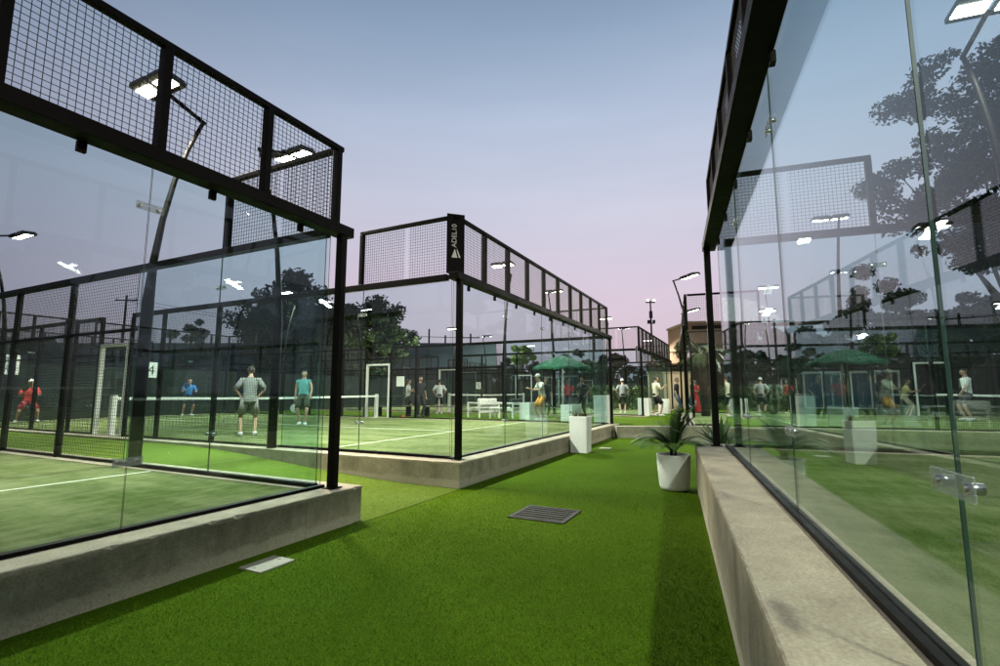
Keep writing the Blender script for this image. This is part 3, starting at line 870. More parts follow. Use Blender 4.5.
sign('notice_board', 'white notice with rows of small print at the left edge', LC(1.35, 19.86, 2.45), RL, .62, .72, None, .3, 7)

# ------------------------------------------------------------------ trees
def leaf_cloud(mb, centers, radii, n, size, squash=.75):
    centers = np.array(centers); radii = np.array(radii)
    w = radii**2; idx = NR.choice(len(centers), n, p=w/w.sum())
    d = NR.normal(size=(n, 3)); d /= np.linalg.norm(d, axis=1)[:, None]
    r = radii[idx]*NR.uniform(.05, 1.0, n)**.5
    c = centers[idx]+d*r[:, None]*np.array([1, 1, squash])
    nn = d+NR.normal(size=(n, 3))*.7; nn /= np.linalg.norm(nn, axis=1)[:, None]
    t = np.cross(nn, NR.normal(size=(n, 3))); t /= np.linalg.norm(t, axis=1)[:, None]
    b = np.cross(nn, t); s = size*NR.uniform(.6, 1.3, n)[:, None]
    k = len(mb.v)
    P = np.stack([c-t*s*.5, c+b*s*.27-t*s*.05, c+t*s*.55, c-b*s*.27-t*s*.05], 1).reshape(-1, 3)
    mb.v += [tuple(p) for p in P.tolist()]
    mb.f += [(k+4*i, k+4*i+1, k+4*i+2, k+4*i+3) for i in range(n)]; mb.sm += [False]*n

def make_tree(name, label, loc, H, R, z0, n, leaf, nb=26, mat='leaf', group=None, trunk=.22, seed=0, lean=0, crr=(.13, .25)):
    rs = np.random.RandomState(seed)
    t = thing(name, label, 'tree', loc, rs.uniform(0, 6), group)
    tr = MB(); cz = (z0+H)/2; hz = (H-z0)/2
    top = Vector((lean, 0, z0+hz*.9))
    tr.tube([(0, 0, -.3), (.03, 0, z0*.4), (lean*.4, .05, z0*.8), tuple(top)], [trunk*1.25, trunk, trunk*.8, trunk*.25], 9)
    cs, rr = [], []
    for k in range(nb):
        d = rs.normal(size=3); d /= np.linalg.norm(d); q = rs.uniform(.35, 1.0)
        c = np.array([lean, 0, cz])+d*np.array([R*.86, R*.86, hz*.86])*q
        cs.append(c); rr.append(R*rs.uniform(*crr))
        if k < 14:
            base = Vector((lean*.3, .02, z0*rs.uniform(.55, 1.0))); e = Vector(c)
            mid = base.lerp(e, .5)+Vector((0, 0, .12*R))
            tr.tube([base, mid, e], [trunk*.42, trunk*.25, trunk*.07], 6)
    tr.build('trunk', M['bark'], t)
    cr = MB(); leaf_cloud(cr, cs, rr, n, leaf); cr.build('crown', M[mat], t)
    return t
TG = 'trees beyond the courts'
make_tree('broadleaf_tree', 'large dark broadleaf tree behind the nearest left court, tallest on the left', (-15.4, 36, .3), 10.6, 4.5, 1.4, 19000, .33, 130, 'leaf', TG, .24, 1)
make_tree('broadleaf_tree', 'dark tree filling the gap between the two big round crowns', (-12.9, 37.5, .3), 9.0, 3.6, 1.2, 13000, .33, 90, 'leaf', TG, .2, 21)
make_tree('broadleaf_tree', 'dark round tree seen left of the middle court corner', (-10.2, 38, .3), 9.5, 4.0, 1.6, 15000, .33, 110, 'leaf', TG, .22, 2)
make_tree('broadleaf_tree', 'small bushy tree near the number 4 board', (-25, 40, .3), 7.6, 2.6, 1.4, 6500, .26, 26, 'leaf', TG, .16, 3)
make_tree('broadleaf_tree', 'very tall open-crowned tree rising above the right court glass', (25.2, 24, 0), 20.5, 6.4, 6.0, 26000, .27, 150, 'leaf', TG, .24, 4, crr=(.07, .16))
make_tree('broadleaf_tree', 'broad leafy tree at the right edge behind the right courts', (30, 25, 0), 15.0, 5.5, 3.0, 16000, .32, 50, 'leaf', TG, .3, 5)
make_tree('broadleaf_tree', 'mid height dark tree above the blue cabins', (24, 31, 0), 9.9, 3.0, 2.0, 9000, .26, 34, 'leaf', TG, .2, 15)
make_tree('broadleaf_tree', 'dense dark tree to the right of the blue cabins', (29.5, 32, 0), 9.0, 3.8, 1.0, 11000, .28, 36, 'leaf', TG, .22, 16)
make_tree('broadleaf_tree', 'dense dark tree to the left of the blue cabins', (20.3, 37, 0), 7.6, 3.4, .6, 9000, .28, 34, 'leaf', TG, .2, 17)
make_tree('broadleaf_tree', 'small lime green tree with floodlight painted into its leaf colour, above the seating', (1.9, 44, .3), 5.4, 1.9, 3.2, 2200, .26, 14, 'leaf_lit', TG, .12, 6)
make_tree('broadleaf_tree', 'dark dense tree left of the sandy building', (13.6, 38, .3), 5.9, 2.4, .9, 4200, .28, 18, 'leaf', TG, .18, 8)
far0 = make_tree('broadleaf_tree', 'dark dense tree in the row behind the farthest court', (10, 62, 0), 7.0, 3.2, 1.2, 3600, .42, 20, 'leaf_far', 'row of far trees', .2, 9)
far1 = make_tree('broadleaf_tree', 'dark spreading tree in the row behind the farthest court', (15, 66, 0), 8.2, 3.8, 1.5, 3600, .45, 20, 'leaf_far', 'row of far trees', .22, 10)
for i, (x, y, s) in enumerate([(-4, 60, .95), (1.5, 63, .85), (5.8, 60, .8), (20, 64, .95), (25.5, 60, 1.0), (31, 58, 1.05), (37, 55, 1.1), (43, 52, 1.1), (-10, 64, 1.0), (-34, 58, .95), (-41, 56, 1.0),
                               (28, 40, 1.1), (34, 38, 1.2), (40, 36, 1.2), (25, 44, 1.1), (-22, 50, .9), (-28, 49, .8), (50, 44, 1.2), (-50, 50, 1.1)]):
    o = copy_tree(far0 if i % 2 else far1); o.location = (x, y, 0); o.scale = (s, s, s); o.rotation_euler = (0, 0, i*1.3)
for i, (x, y, s) in enumerate([(20, -8, 1.25), (24, -1, 1.3), (27, 6, 1.3), (14, -13, 1.2), (7, -17, 1.25), (0, -19, 1.2), (-8, -18, 1.25), (-15, -16, 1.2), (30, -12, 1.4), (34, 12, 1.3), (-24, -10, 1.2)]):  # trees added out of view behind the camera to darken the glass reflections
    o = copy_tree(far1 if i % 2 else far0); o.location = (x, y, 0); o.scale = (s, s, s); o.rotation_euler = (0, 0, i*2.1)
    relabel(o, 'dark dense tree behind the viewer, seen only as a reflection in the glass', 'trees reflected in the glass')
# far wood that closes the view
fw = MB(); cs = []; rr = []
for a in np.arange(-1.25, 1.3, .028):
    D = 105+NR.uniform(-6, 10); h = NR.uniform(3.5, 6.5)
    cs.append((D*math.sin(a), D*math.cos(a), h*.55)); rr.append(h*.62)
leaf_cloud(fw, cs, rr, 16000, 1.0, .9)
tag(fw.build('far_wood', M['leaf_far']), 'dark strip of far woodland closing the view', 'woodland', kind='stuff')
# hedge behind the seating and right court
def hedge(label, a, b, h, w, n):
    t = thing('clipped_hedge', label, 'hedge', a, 0, 'hedges')
    d = Vector(b)-Vector(a); L = d.length; cs = []; rr = []
    for k in range(int(L/.35)):
        for z in np.arange(.2, h-.1, .35):
            cs.append(tuple(d*(k*.35/L)+Vector((random.uniform(-.1, .1), random.uniform(-w/2, w/2), z)))); rr.append(.33)
    mb = MB(); leaf_cloud(mb, cs, rr, n, .16, 1); mb.build('foliage', M['leaf2'], t)
    st = MB()
    for k in range(int(L)): st.tube([d*(k/L), d*(k/L)+Vector((0, 0, h*.7))], .03, 5)
    st.build('stems', M['bark'], t)
hedge('low dark hedge behind the man in grey and the white planter', (5.8, 30.5, FLOOR), (9.2, 30.5, FLOOR), 1.5, .7, 3500)
hedge('dark hedge to the right of the red dress', (12.5, 31, FLOOR), (19, 31, FLOOR), 1.7, .8, 5000)
# palm by the sandy building
pt = thing('palm_tree', 'short dark palm with drooping fronds in front of the sandy building', 'palm', (8.75, 21.2, FLOOR))
tk = MB().tube([(0, 0, -.2), (.02, 0, 1.0), (-.03, .02, 2.0), (0, 0, 2.75)], [.19, .16, .15, .17], 14)
for k in range(40):
    a = k*2.4; z = .1+k*.066; tk.bar((.13*math.cos(a), .13*math.sin(a), z), (.20*math.cos(a), .20*math.sin(a), z+.09), .08, .03)
tk.build('trunk', M['palm_bark'], pt)
fr_ = MB()
for k in range(26):
    az = k*2.4; el = random.uniform(-.1, 1.2)
    palm_frond(fr_, (.1*math.cos(az), .1*math.sin(az), 2.75), az, el, random.uniform(.85, 1.15), random.uniform(1.0, 2.0), .34, 18, .035, .014)
fr_.build('crown', M['dry_frond'], pt)
gp = MB().tube([(0, 0, 0), (0, 0, 2.15)], .045, 10); gp.bbox(-.1, .1, -.1, .1, 0, .012, .003)
g2 = gp.build('gate_post', M['white_paint']); g2.location = (8.55, 19.7, FLOOR)
tag(g2, 'single white steel post beside the dark palm trunk', 'post')

# ------------------------------------------------------------------ buildings and masts far off
sb = thing('plaster_building', 'sandy orange plaster building behind the palm, right of the path', 'building', (18.1, 41, 0))
MB().box(-2.3, 2.6, -.0, 5, 0, 7.2).build('wall', M['tan'], sb)
MB().bbox(-2.4, 2.7, -.1, 5.1, 7.2, 7.4, .02).build('roof', M['beige'], sb)
for zc in (2.6, 5.0):
    for x in (-1.2, 1.4):
        w_ = MB().box(x-.45, x+.45, -.06, .0-.003, zc-.55, zc+.55).build('window', M['hall_wall'], sb)
        MB().bbox(x-.52, x+.52, -.12, -.062, zc-.66, zc-.57, .01).build('sill', M['beige'], w_)
bw = thing('garden_wall', 'low lit beige plaster wall behind the people on the far path', 'wall', (11.1, 33, FLOOR))
MB().bbox(-1.2, 1.2, -.12, .12, 0, 2.35, .02).build('wall', M['beige'], bw)
MB().bbox(-1.26, 1.26, -.17, .17, 2.353, 2.45, .015).build('coping', M['cap'], bw)
hl = thing('sports_hall', 'long low hall with a blue grey roof behind the left courts', 'building', (-32, 52, 0))
MB().box(-34, 31, 0, 16, 0, 3.9).build('wall', M['hall_wall'], hl)
hr = MB().box(-34.6, 31.6, -.6, 17, 3.9, 6.6)
for k in range(66): hr.box(-34.5+k, -34.42+k, -.65, -.603, 3.95, 6.55)
hr.build('roof', M['hall_roof'], hl)
for k in range(14):
    MB().box(-30+k*4.3, -28+k*4.3, -.05, -.003, 1.6, 2.9).build('window', M['far_window'] if 'far_window' in M else M['cabin_blue'], hl)
sh = thing('club_house', 'low dark clubhouse behind the right hand trees', 'building', (34, 46, 0), -.5)
MB().box(-16, 16, 0, 8, 0, 4.2).build('wall', M['hall_wall'], sh)
MB().bbox(-16.5, 16.5, -.8, 8.5, 4.2, 4.6, .02).build('roof', M['black'], sh)
for k in range(9): MB().box(-14+k*3.3, -12+k*3.3, -.05, -.003, 1.0, 2.6).build('window', M['cabin_blue'], sh)
def cabin(label, x, y, rz):
    t = thing('portable_cabin', label, 'cabin', (x, y, FLOOR), rz, 'blue cabins seen through the right glass')
    MB().box(-1.05, 1.05, .03, 1.6, .06, 2.35).build('wall', M['cabin_blue'], t)
    f = MB()
    for X in (-1.08, 0, 1.08): f.bbox(X-.05, X+.05, -.03, .028, 0, 2.4, .008)
    f.bbox(-1.13, 1.13, -.035, .029, 2.40, 2.5, .008); f.bbox(-1.03, 1.03, -.025, .027, .0, .08, .008)
    f.build('frame', M['white_paint'], t)
    MB().bbox(-1.15, 1.15, .03, 1.7, 2.353, 2.46, .01).build('roof', M['white_paint'], t)
cabin('left one of the two blue cabins with white frames', 21.9, 33.6, -.45)
cabin('right one of the two blue cabins with white frames', 24.3, 32.4, -.45)
mast = thing('light_mast', 'tall thin mast with two tiers of lit lamps on the horizon', 'light mast', (37.2, 120, 0))
mast.scale = (.7, .7, 1)
MB().tube([(0, 0, 0), (0, 0, 12), (0, 0, 24)], [.45, .35, .25], 10).build('pole', M['grey_metal'], mast)
for z, w in ((23.6, 1.6), (18.4, 1.3)):
    MB().bbox(-w, w, -.3, .3, z-.15, z+.1, .03).build('gantry', M['grey_metal'], mast)
    for X in (-w*.7, w*.7):
        h = MB().bbox(X-.45, X+.45, -.6, -.1, z+.1, z+.75, .06).build('lamp_head', M['grey_metal'], mast)
        if z > 20: MB().bbox(X-.4, X+.4, -.66, -.61, z+.15, z+.7, .02).build('lens', M['far_lens'], h)
MB().bbox(-.5, .5, -.5, .5, 19.6, 21.4, .1).build('equipment_box', M['grey_metal'], mast)
for i, (x, y, h, t_) in enumerate([(-10.8, 60, 9.0, 0), (-8.7, 60, 9.2, 0), (-6.7, 60, 8.4, 0), (-3.6, 60, 8.6, 1), (9.9, 52, 8.4, 0), (-37, 48, 11, 1)]):
    lb = ['bare pole farthest left of the three above the blue grey roof', 'middle bare pole of the three above the blue grey roof', 'right bare pole of the three above the blue grey roof',
          'utility pole with a crossarm right of the middle court corner post', 'bare pole behind the far white gate', 'utility pole with a crossarm at the left edge'][i]
    p = thing('utility_pole', lb, 'pole', (x, y, 0), 0, 'utility poles on the skyline')
    MB().tube([(0, 0, 0), (0, 0, h)], [.14, .10], 8).build('pole', M['bark'], p)
    if t_:
        MB().bbox(-1.1, 1.1, -.06, .06, h-.55, h-.43, .01).build('crossarm', M['bark'], p)
        q = MB()
        for X in (-.95, .95): q.tube([(X, 0, h-.43), (X, 0, h-.25)], .04, 6)
        q.build('insulator', M['grey_metal'], p)
for k, (h1, h2, w) in enumerate(((10.6, 8.1, -.95), (10.6, 8.1, .95))):
    mb = MB(); pts = []
    for i in range(25):
        t_ = i/24; pts.append((-37+w+t_*33.4, 48+t_*12, h1+(h2-h1)*t_-4*t_*(1-t_)*.9))
    mb.tube(pts, .018, 5)
    tag(mb.build('overhead_cable', M['wire']), ['front' , 'rear'][k]+' of the two overhead cables slung between the crossarm poles', 'cable', 'overhead cables')
# stray floodlights beyond the right courts
for (x, y, z, rz, l) in ((7.85, 20.0, -.1, PI*.0+.25, 'floodlight post leaning left above the small wire screen beyond the palm'),
                         (11.3, 28.5, -.1, .25, 'distant floodlight post seen through the small wire screen')):
    o = copy_tree(l0); o.location = (x, y, z+FLOOR); o.rotation_euler = (0, 0, rz); relabel(o, l)
    o.matrix_basis = Matrix.Translation((x, y, z+FLOOR)) @ Matrix.Rotation(rz, 4, 'Z')
    lamp_light(o, 300)

# ------------------------------------------------------------------ people
CLOTH = {}
def cloth(col, rough=.85):
    k = tuple(col)
    if k not in CLOTH: CLOTH[k] = plain('cloth', col, rough, .12, 16, bumpy=.15)
    return CLOTH[k]
M['skin'] = plain('skin', (.42, .25, .17), .55, .08, 12)
M['hair'] = plain('dark hair', (.02, .014, .010), .6, .3, 40)
M['eye'] = plain('eye', (.03, .025, .02), .3, .05)
M['lip'] = plain('lips', (.30, .12, .09), .5, .05)
M['shoe'] = plain('white shoe', (.6, .6, .58), .6, .1)
M['shoe_dark'] = plain('dark shoe', (.03, .03, .03), .6, .1)

def skin_mesh(verts, edges, radii, root=0):
    me = bpy.data.meshes.new('tmp'); me.from_pydata([tuple(v) for v in verts], edges, []); me.update()
    o = bpy.data.objects.new('tmp', me); COL.objects.link(o)
    o.modifiers.new('s', 'SKIN'); ss = o.modifiers.new('d', 'SUBSURF'); ss.levels = 1; ss.render_levels = 1
    if not me.skin_vertices: me.skin_vertices.new() if hasattr(me.skin_vertices, 'new') else None
    for i, r in enumerate(radii):
        sv = me.skin_vertices[0].data[i]
        sv.radius = r if hasattr(r, '__len__') else (r, r); sv.use_root = (i == root)
    dg = bpy.context.evaluated_depsgraph_get(); dg.update()
    out = bpy.data.meshes.new_from_object(o.evaluated_get(dg))
    bpy.data.objects.remove(o); bpy.data.meshes.remove(me)
    return out

def loft(mb, rings, n=18):
    # rings: (centre, half width x, half depth y, forward axis); ellipses stacked along a curve
    k0 = len(mb.v)
    for c, rx, ry, fx in rings:
        f = Vector((math.cos(fx), 0, 0)) if False else None
        for j in range(n):
            a = 2*PI*j/n; mb.v.append((c[0]+rx*math.cos(a), c[1]+ry*math.sin(a)*math.cos(fx), c[2]+ry*math.sin(a)*-math.sin(fx)))
    for i in range(len(rings)-1):
        for j in range(n):
            a = k0+i*n+j; b = k0+i*n+(j+1) % n; mb.f.append((a, b, b+n, a+n)); mb.sm.append(True)
    return mb

def person(label, loc, rz, h=1.75, lean=.03, drop=0, feet=((-.11, 0), (.11, .02)), arms=(((-.06, .02, -.27), (-.06, .10, -.50)), ((.06, .02, -.27), (.06, .10, -.50))),
           shirt=(.6, .6, .58), bottom=('shorts', (.02, .02, .022)), hair='short', cap=None, sleeve=.55, shoes='shoe', look=0, skirt=None):
    t = thing('person', label, 'person', loc, rz, None)
    S = h/1.75; t.scale = (S, S, S)
    pz = .95-drop
    pel = Vector((0, 0, pz))
    def sp(d): return pel+Vector((0, math.sin(lean)*d, math.cos(lean)*d))
    waist, chest, nb, nk = sp(.17), sp(.36), sp(.52), sp(.58)
    hd = sp(.70)+Vector((0, .02, 0))
    v = [pel, waist, chest, nb, nk, hd-Vector((0, 0, .04))]; r = [(.145, .10), (.125, .09), (.15, .10), (.075, .065), (.055, .055), (.06, .065)]
    e = [(0, 1), (1, 2), (2, 3), (3, 4), (4, 5)]
    legs, hands, arm_pts = [], [], []
    for s, ft in zip((-1, 1), feet):
        hip = pel+Vector((s*.095, 0, -.04)); ank = Vector((ft[0], ft[1], .085))
        L = (ank-hip).length; bend = math.sqrt(max(0, .45**2-(L/2)**2)) if L < .9 else 0
        knee = hip.lerp(ank, .49)+Vector((s*bend*.25, bend, 0)); toe = ank+Vector((s*.03, .15, -.055)); heel = ank+Vector((0, -.03, -.05))
        i = len(v); v += [hip, knee, ank, toe]; r += [(.085, .085), (.056, .056), (.038, .038), (.032, .024)]
        e += [(0, i), (i, i+1), (i+1, i+2), (i+2, i+3)]; legs.append((hip, knee, ank, toe))
    for s, (eo, ho) in zip((-1, 1), arms):
        sh = chest+Vector((s*.185, 0, .10)); el = sh+Vector(eo); wr = sh+Vector(ho)
        hdir = (wr-el).normalized(); palm = wr+hdir*.07
        i = len(v); v += [sh, el, wr, palm]; r += [(.06, .058), (.042, .042), (.029, .027), (.036, .02)]
        e += [(2, i), (i, i+1), (i+1, i+2), (i+2, i+3)]; arm_pts.append((sh, el, wr, palm)); hands.append((wr, palm, hdir, s))
    me = skin_mesh(v, e, r)
    mb = MB(); bm = bmesh.new(); bm.from_mesh(me); mb.add_bm(bm, True); bpy.data.meshes.remove(me)
    # head: skull and jaw in one surface, nose and ears drawn out of it
    bm = bmesh.new(); bmesh.ops.create_uvsphere(bm, u_segments=20, v_segments=14, radius=1)
    for q in bm.verts:
        x, y, z = q.co
        if z < -.1: x *= 1-.28*min(1, -z); y = y*(1-.12*-z)+.10*-z
        if y > .8 and -.35 < z < .1 and abs(x) < .25: y += .22*(1-abs(z+.15)/.3)
        if abs(x) > .9 and -.3 < z < .25: x *= 1.12; y -= .05
        q.co = (x*.077, y*.098, z*.118)
    mb.add_bm(bm, True, Matrix.Translation(hd) @ Matrix.Rotation(look, 4, 'Z'))
    # fingers rooted in the palm
    for wr, palm, hdir, s in hands:
        side = hdir.cross(Vector((0, 1, .1))); side = (side if side.length > .1 else Vector((1, 0, 0))).normalized()
        curl = side.cross(hdir)
        for k, ln in enumerate((.068, .078, .073, .058)):
            b = palm+side*(-.027+k*.018)
            mb.tube([b-hdir*.02, b+hdir*ln*.5, b+hdir*ln*.8+curl*.022, b+hdir*ln*.85+curl*.04], [.0095, .009, .0085, .006], 6)
        tb = wr+hdir*.035-side*.028
        mb.tube([tb, tb-side*.025+hdir*.025, tb-side*.03+hdir*.055+curl*.01], [.011, .010, .007], 6)
    mb.build('body', M['skin'], t)
    f = MB()
    R = Matrix.Translation(hd) @ Matrix.Rotation(look, 4, 'Z')
    for s in (-1, 1): f.ball(R @ Vector((s*.031, .086, .012)), (.011, .008, .007), 8, 6)
    f.build('eyes', M['eye'], t)
    MB().ball(R @ Vector((0, .092, -.055)), (.024, .008, .007), 8, 6).build('mouth', M['lip'], t)
    # hair
    bm = bmesh.new(); bmesh.ops.create_uvsphere(bm, u_segments=18, v_segments=12, radius=1)
    for q in list(bm.verts):
        x, y, z = q.co
        if (y > .35 and z < .35) or z < -.35: bm.verts.remove(q)
    for q in bm.verts: x, y, z = q.co; q.co = (x*.084, y*.106-.004, z*.126+.003)
    hm = MB(); hm.add_bm(bm, True, R)
    if hair == 'long':
        hm.tube([R @ Vector((0, -.06, .03)), R @ Vector((0, -.105, -.10)), R @ Vector((0, -.11, -.30)), R @ Vector((0, -.09, -.42))], [.08, .085, .07, .02], 10)
    if hair == 'tail':
        hm.tube([R @ Vector((0, -.09, .03)), R @ Vector((0, -.15, -.03)), R @ Vector((0, -.15, -.20))], [.03, .03, .01], 8)
    hm.build('hair', M['hair'], t)
    if cap:
        bm = bmesh.new(); bmesh.ops.create_uvsphere(bm, u_segments=18, v_segments=12, radius=1)
        for q in list(bm.verts):
            if q.co.z < -.02: bm.verts.remove(q)
        for q in bm.verts: q.co = (q.co.x*.091, q.co.y*.112, q.co.z*.112+.035)
        cm = MB(); cm.add_bm(bm, True, R)
        cm.prism([(-.075, .085), (.075, .085), (.065, .15), (.03, .185), (-.03, .185), (-.065, .15)], .034, .044)
        k = len(cm.v)-12
        for i in range(k, len(cm.v)): cm.v[i] = tuple(R @ Vector(cm.v[i]))
        cm.build('cap', cloth(cap), t)
    # shirt
    sm = MB()
    rg = []
    for d, rx, ry in ((-.08, .175, .125), (.02, .172, .122), (.17, .152, .112), (.30, .175, .122), (.42, .182, .118), (.49, .135, .095), (.525, .082, .078)):
        c = sp(d); rg.append((c, rx, ry, lean))
    loft(sm, rg)
    for (sh, el, wr, palm), s in zip(arm_pts, (-1, 1)):
        inn = sh-Vector((s*.07, 0, .02)); end = sh.lerp(el, sleeve*1.6) if sleeve <= .62 else el.lerp(wr, (sleeve-.62)/.38*.95)
        pts = [inn, sh, sh.lerp(el, .5), end] if sleeve <= .62 else [inn, sh, el, end]
        if sleeve <= .62: pts[2] = sh.lerp(end, .5)
        sm.tube(pts, [.075, .076, .068, .070 if sleeve <= .62 else .045], 12)
    if sleeve > 0: sm.build('shirt', cloth(shirt), t)
    # trousers, shorts or dress
    kind, col = bottom
    b = MB()
    if kind == 'dress':
        zs = [(pz+.08, .165, .12), (pz-.05, .19, .15), (.55, .26, .22), (.25, .31, .27), (.10, .33, .29)]
        loft(b, [(Vector((0, .0, z)), rx, ry, 0) for z, rx, ry in zs], 24)
        bm = bmesh.new()
        b.build('dress', cloth(col), t)
    else:
        loft(b, [(sp(.10), .155, .115, lean), (pel, .172, .128, 0), (pel-Vector((0, 0, .09)), .165, .125, 0), (pel-Vector((0, 0, .12)), .06, .07, 0)])
        for (hip, knee, ank, toe), s in zip(legs, (-1, 1)):
            if kind == 'shorts': b.tube([hip+Vector((0, 0, .02)), hip.lerp(knee, .45), hip.lerp(knee, .86)], [.098, .098, .100], 12)
            else: b.tube([hip+Vector((0, 0, .02)), hip.lerp(knee, .5), knee, knee.lerp(ank, .6), ank-Vector((0, 0, .01))], [.098, .088, .074, .062, .062], 12)
        b.build('shorts' if kind == 'shorts' else 'trousers', cloth(col), t)
    for hip, knee, ank, toe in legs:
        s = MB(); d = (toe-ank); d.z = 0; d.normalize()
        c = ank+d*.055; z = Vector((0, 0, 1))
        s.tube([Vector((ank.x, ank.y, .045))-d*.07, Vector((ank.x, ank.y, .055))-d*.02, Vector((ank.x, ank.y, .05))+d*.09, Vector((ank.x, ank.y, .035))+d*.2], [.035, .052, .05, .028], 10, squash=.95)
        s.tube([Vector((ank.x, ank.y, .04)), Vector((ank.x, ank.y, .105))], [.05, .046], 10)
        for i, q in enumerate(s.v): s.v[i] = (q[0], q[1], max(.004, q[2]))
        s.build('shoe', M[shoes], t)
    return t, arm_pts, S

def racket(label, t, arm, S, col=(.03, .03, .035), up=(0, .5, .6)):
    t.matrix_basis = Matrix.Translation(t.location) @ Matrix.Rotation(t.rotation_euler.z, 4, 'Z') @ Matrix.Diagonal((S, S, S, 1))
    p = t.matrix_basis @ (arm[3]+(arm[3]-arm[2]).normalized()*.02)
    d = (t.matrix_basis.to_3x3() @ Vector(up)).normalized()
    r = thing('padel_racket', label, 'racket', p, 0, 'padel rackets')
    q = d.to_track_quat('Z', 'Y').to_matrix().to_4x4()
    MB().tube([(0, 0, -.06), (0, 0, .12)], .016, 8).xf(q).build('grip', M['shoe_dark'], r)
    bm = bmesh.new(); bmesh.ops.create_uvsphere(bm, u_segments=20, v_segments=10, radius=1)
    for v in bm.verts: v.co = (v.co.x*.13, max(-.019, min(.019, v.co.y*.03)), v.co.z*.145+.255)
    h = MB(); h.add_bm(bm, True); h.xf(q); h.build('face', cloth(col, .5), r)
    fr = MB().tube([(.05, 0, .125), (.02, 0, .09), (0, 0, .06)], .011, 6); fr.tube([(-.05, 0, .125), (-.02, 0, .09), (0, 0, .06)], .011, 6)
    fr.xf(q).build('throat', cloth(col, .5), r)
FT = ZP-.012
def turned(dx, dy): return math.atan2(-dx, dy)     # heading that faces along (dx, dy)
ready = (((-.10, .10, -.24), (-.02, .32, -.22)), ((.10, .10, -.24), (.06, .34, -.18)))
hang = (((-.06, -.01, -.28), (-.07, .05, -.53)), ((.06, -.01, -.28), (.07, .05, -.53)))
hips = (((-.15, -.05, -.24), (-.02, .05, -.42)), ((.15, -.05, -.24), (.02, .05, -.42)))
drink = (((-.07, .04, -.27), (-.03, .28, -.20)), ((.07, .06, -.27), (.0, .30, -.10)))
walk = (((-.06, .12, -.26), (-.05, .26, -.46)), ((.06, -.12, -.26), (.07, -.10, -.52)))
t, a, s_ = person('player in a red shirt and white cap crouching with feet apart', (-17.0, 17.9, FT), turned(.75, -.6), 1.66, .35, .12, ((-.30, 0), (.30, .05)), ready, (.55, .06, .05), ('shorts', (.30, .04, .05)), 'tail', (.75, .73, .66))
racket('padel racket held out by the crouching player in red', t, a[1], s_)
t, a, s_ = person('player in a bright blue shirt near the back wall of the middle court', (-14.2, 22.6, FT), turned(.7, -.7), 1.74, .12, .05, ((-.18, 0), (.18, .05)), ready, (.02, .16, .42), ('shorts', (.02, .02, .03)), 'short')
racket('padel racket held by the player in blue', t, a[1], s_, (.05, .1, .3))
person('man in a pale grey tee and shorts seen from behind on the middle court', (-6.25, 12.4, FT), turned(-.5, .85), 1.72, .03, .01, ((-.16, 0), (.16, .05)), hips, (.20, .20, .195), ('shorts', (.24, .235, .22)), 'short')
t, a, s_ = person('man in a sleeveless teal top and dark shorts walking on the middle court', (-6.45, 16.3, FT), turned(.25, -.95), 1.80, .05, .02, ((-.09, .12), (.10, -.10)), walk, (.12, .34, .35), ('shorts', (.05, .055, .035)), 'short', sleeve=.0001)
racket('padel racket hanging from the hand of the man in teal', t, a[1], s_, (.35, .34, .3), (0, .2, -.9))
person('person in a white tee with back turned, behind the dark bench', (-3.05, 25.0, FLOOR), turned(-.2, 1), 1.72, .03, 0, arms=hips, shirt=(.66, .66, .66), hair='short')
person('person in a white vest beside the fence under the blank notice', (-4.45, 24.0, FLOOR), turned(.9, .1), 1.70, .04, 0, arms=drink, shirt=(.6, .58, .56), hair='tail')
person('person dressed all in black beside the dark bench', (-3.55, 22.0, FLOOR), turned(.6, -.8), 1.78, .05, 0, arms=hang, shirt=(.018, .018, .02), bottom=('trousers', (.015, .015, .017)), shoes='shoe_dark')
t, a, s_ = person('man in grey cap, cream tee and orange shorts leaning forward', (1.62, 19.0, FLOOR), turned(-.95, -.3), 1.80, .22, .03, ((-.14, -.03), (.15, .06)), ready, (.62, .58, .48), ('shorts', (.55, .24, .035)), 'short', (.40, .37, .34))
person('man in a grey tee, white cap and black shorts from behind', (6.33, 25.6, FLOOR), turned(.1, 1), 1.76, .02, 0, arms=hips, shirt=(.26, .26, .27), cap=(.6, .6, .58), bottom=('shorts', (.015, .015, .018)))
t, a, s_ = person('man in a cream tee and black shorts holding a drink', (7.1, 22.6, FLOOR), turned(.95, .2), 1.80, .03, 0, ((-.10, -.10), (.10, .12)), drink, (.66, .62, .48), ('shorts', (.014, .014, .016)), 'short')
dk = thing('drink_cup', 'pale cup held by the man in the cream tee', 'cup', t.location+Matrix.Rotation(t.rotation_euler.z, 3, 'Z') @ ((a[1][3]+Vector((0, .035, .0)))*s_))
MB().lathe([(0, -.05), (.028, -.05), (.036, .06), (.033, .06), (.03, -.03), (0, -.03)], 14).build('cup', cloth((.5, .45, .2), .4), dk)
person('man in a black tee and blue jeans standing side on', (8.72, 24.5, FLOOR), turned(.8, -.5), 1.78, .03, 0, arms=hang, shirt=(.016, .016, .018), bottom=('trousers', (.025, .055, .10)))
person('woman with long dark hair in a long red dress', (9.65, 24.6, FLOOR), turned(-.8, -.5), 1.70, .02, 0, arms=drink, shirt=(.50, .012, .02), bottom=('dress', (.50, .012, .02)), hair='long')
person('man in a grey tee and pale cap seen through the right glass', (13.3, 24.0, FLOOR), turned(.3, .9), 1.76, .05, 0, arms=hips, shirt=(.27, .28, .29), cap=(.5, .5, .47), bottom=('shorts', (.3, .3, .29)))
person('person in a bright red tee seen through the right glass', (14.6, 25.2, FLOOR), turned(-.4, -.9), 1.72, .04, 0, arms=drink, shirt=(.55, .02, .03), bottom=('trousers', (.02, .02, .025)), hair='tail')
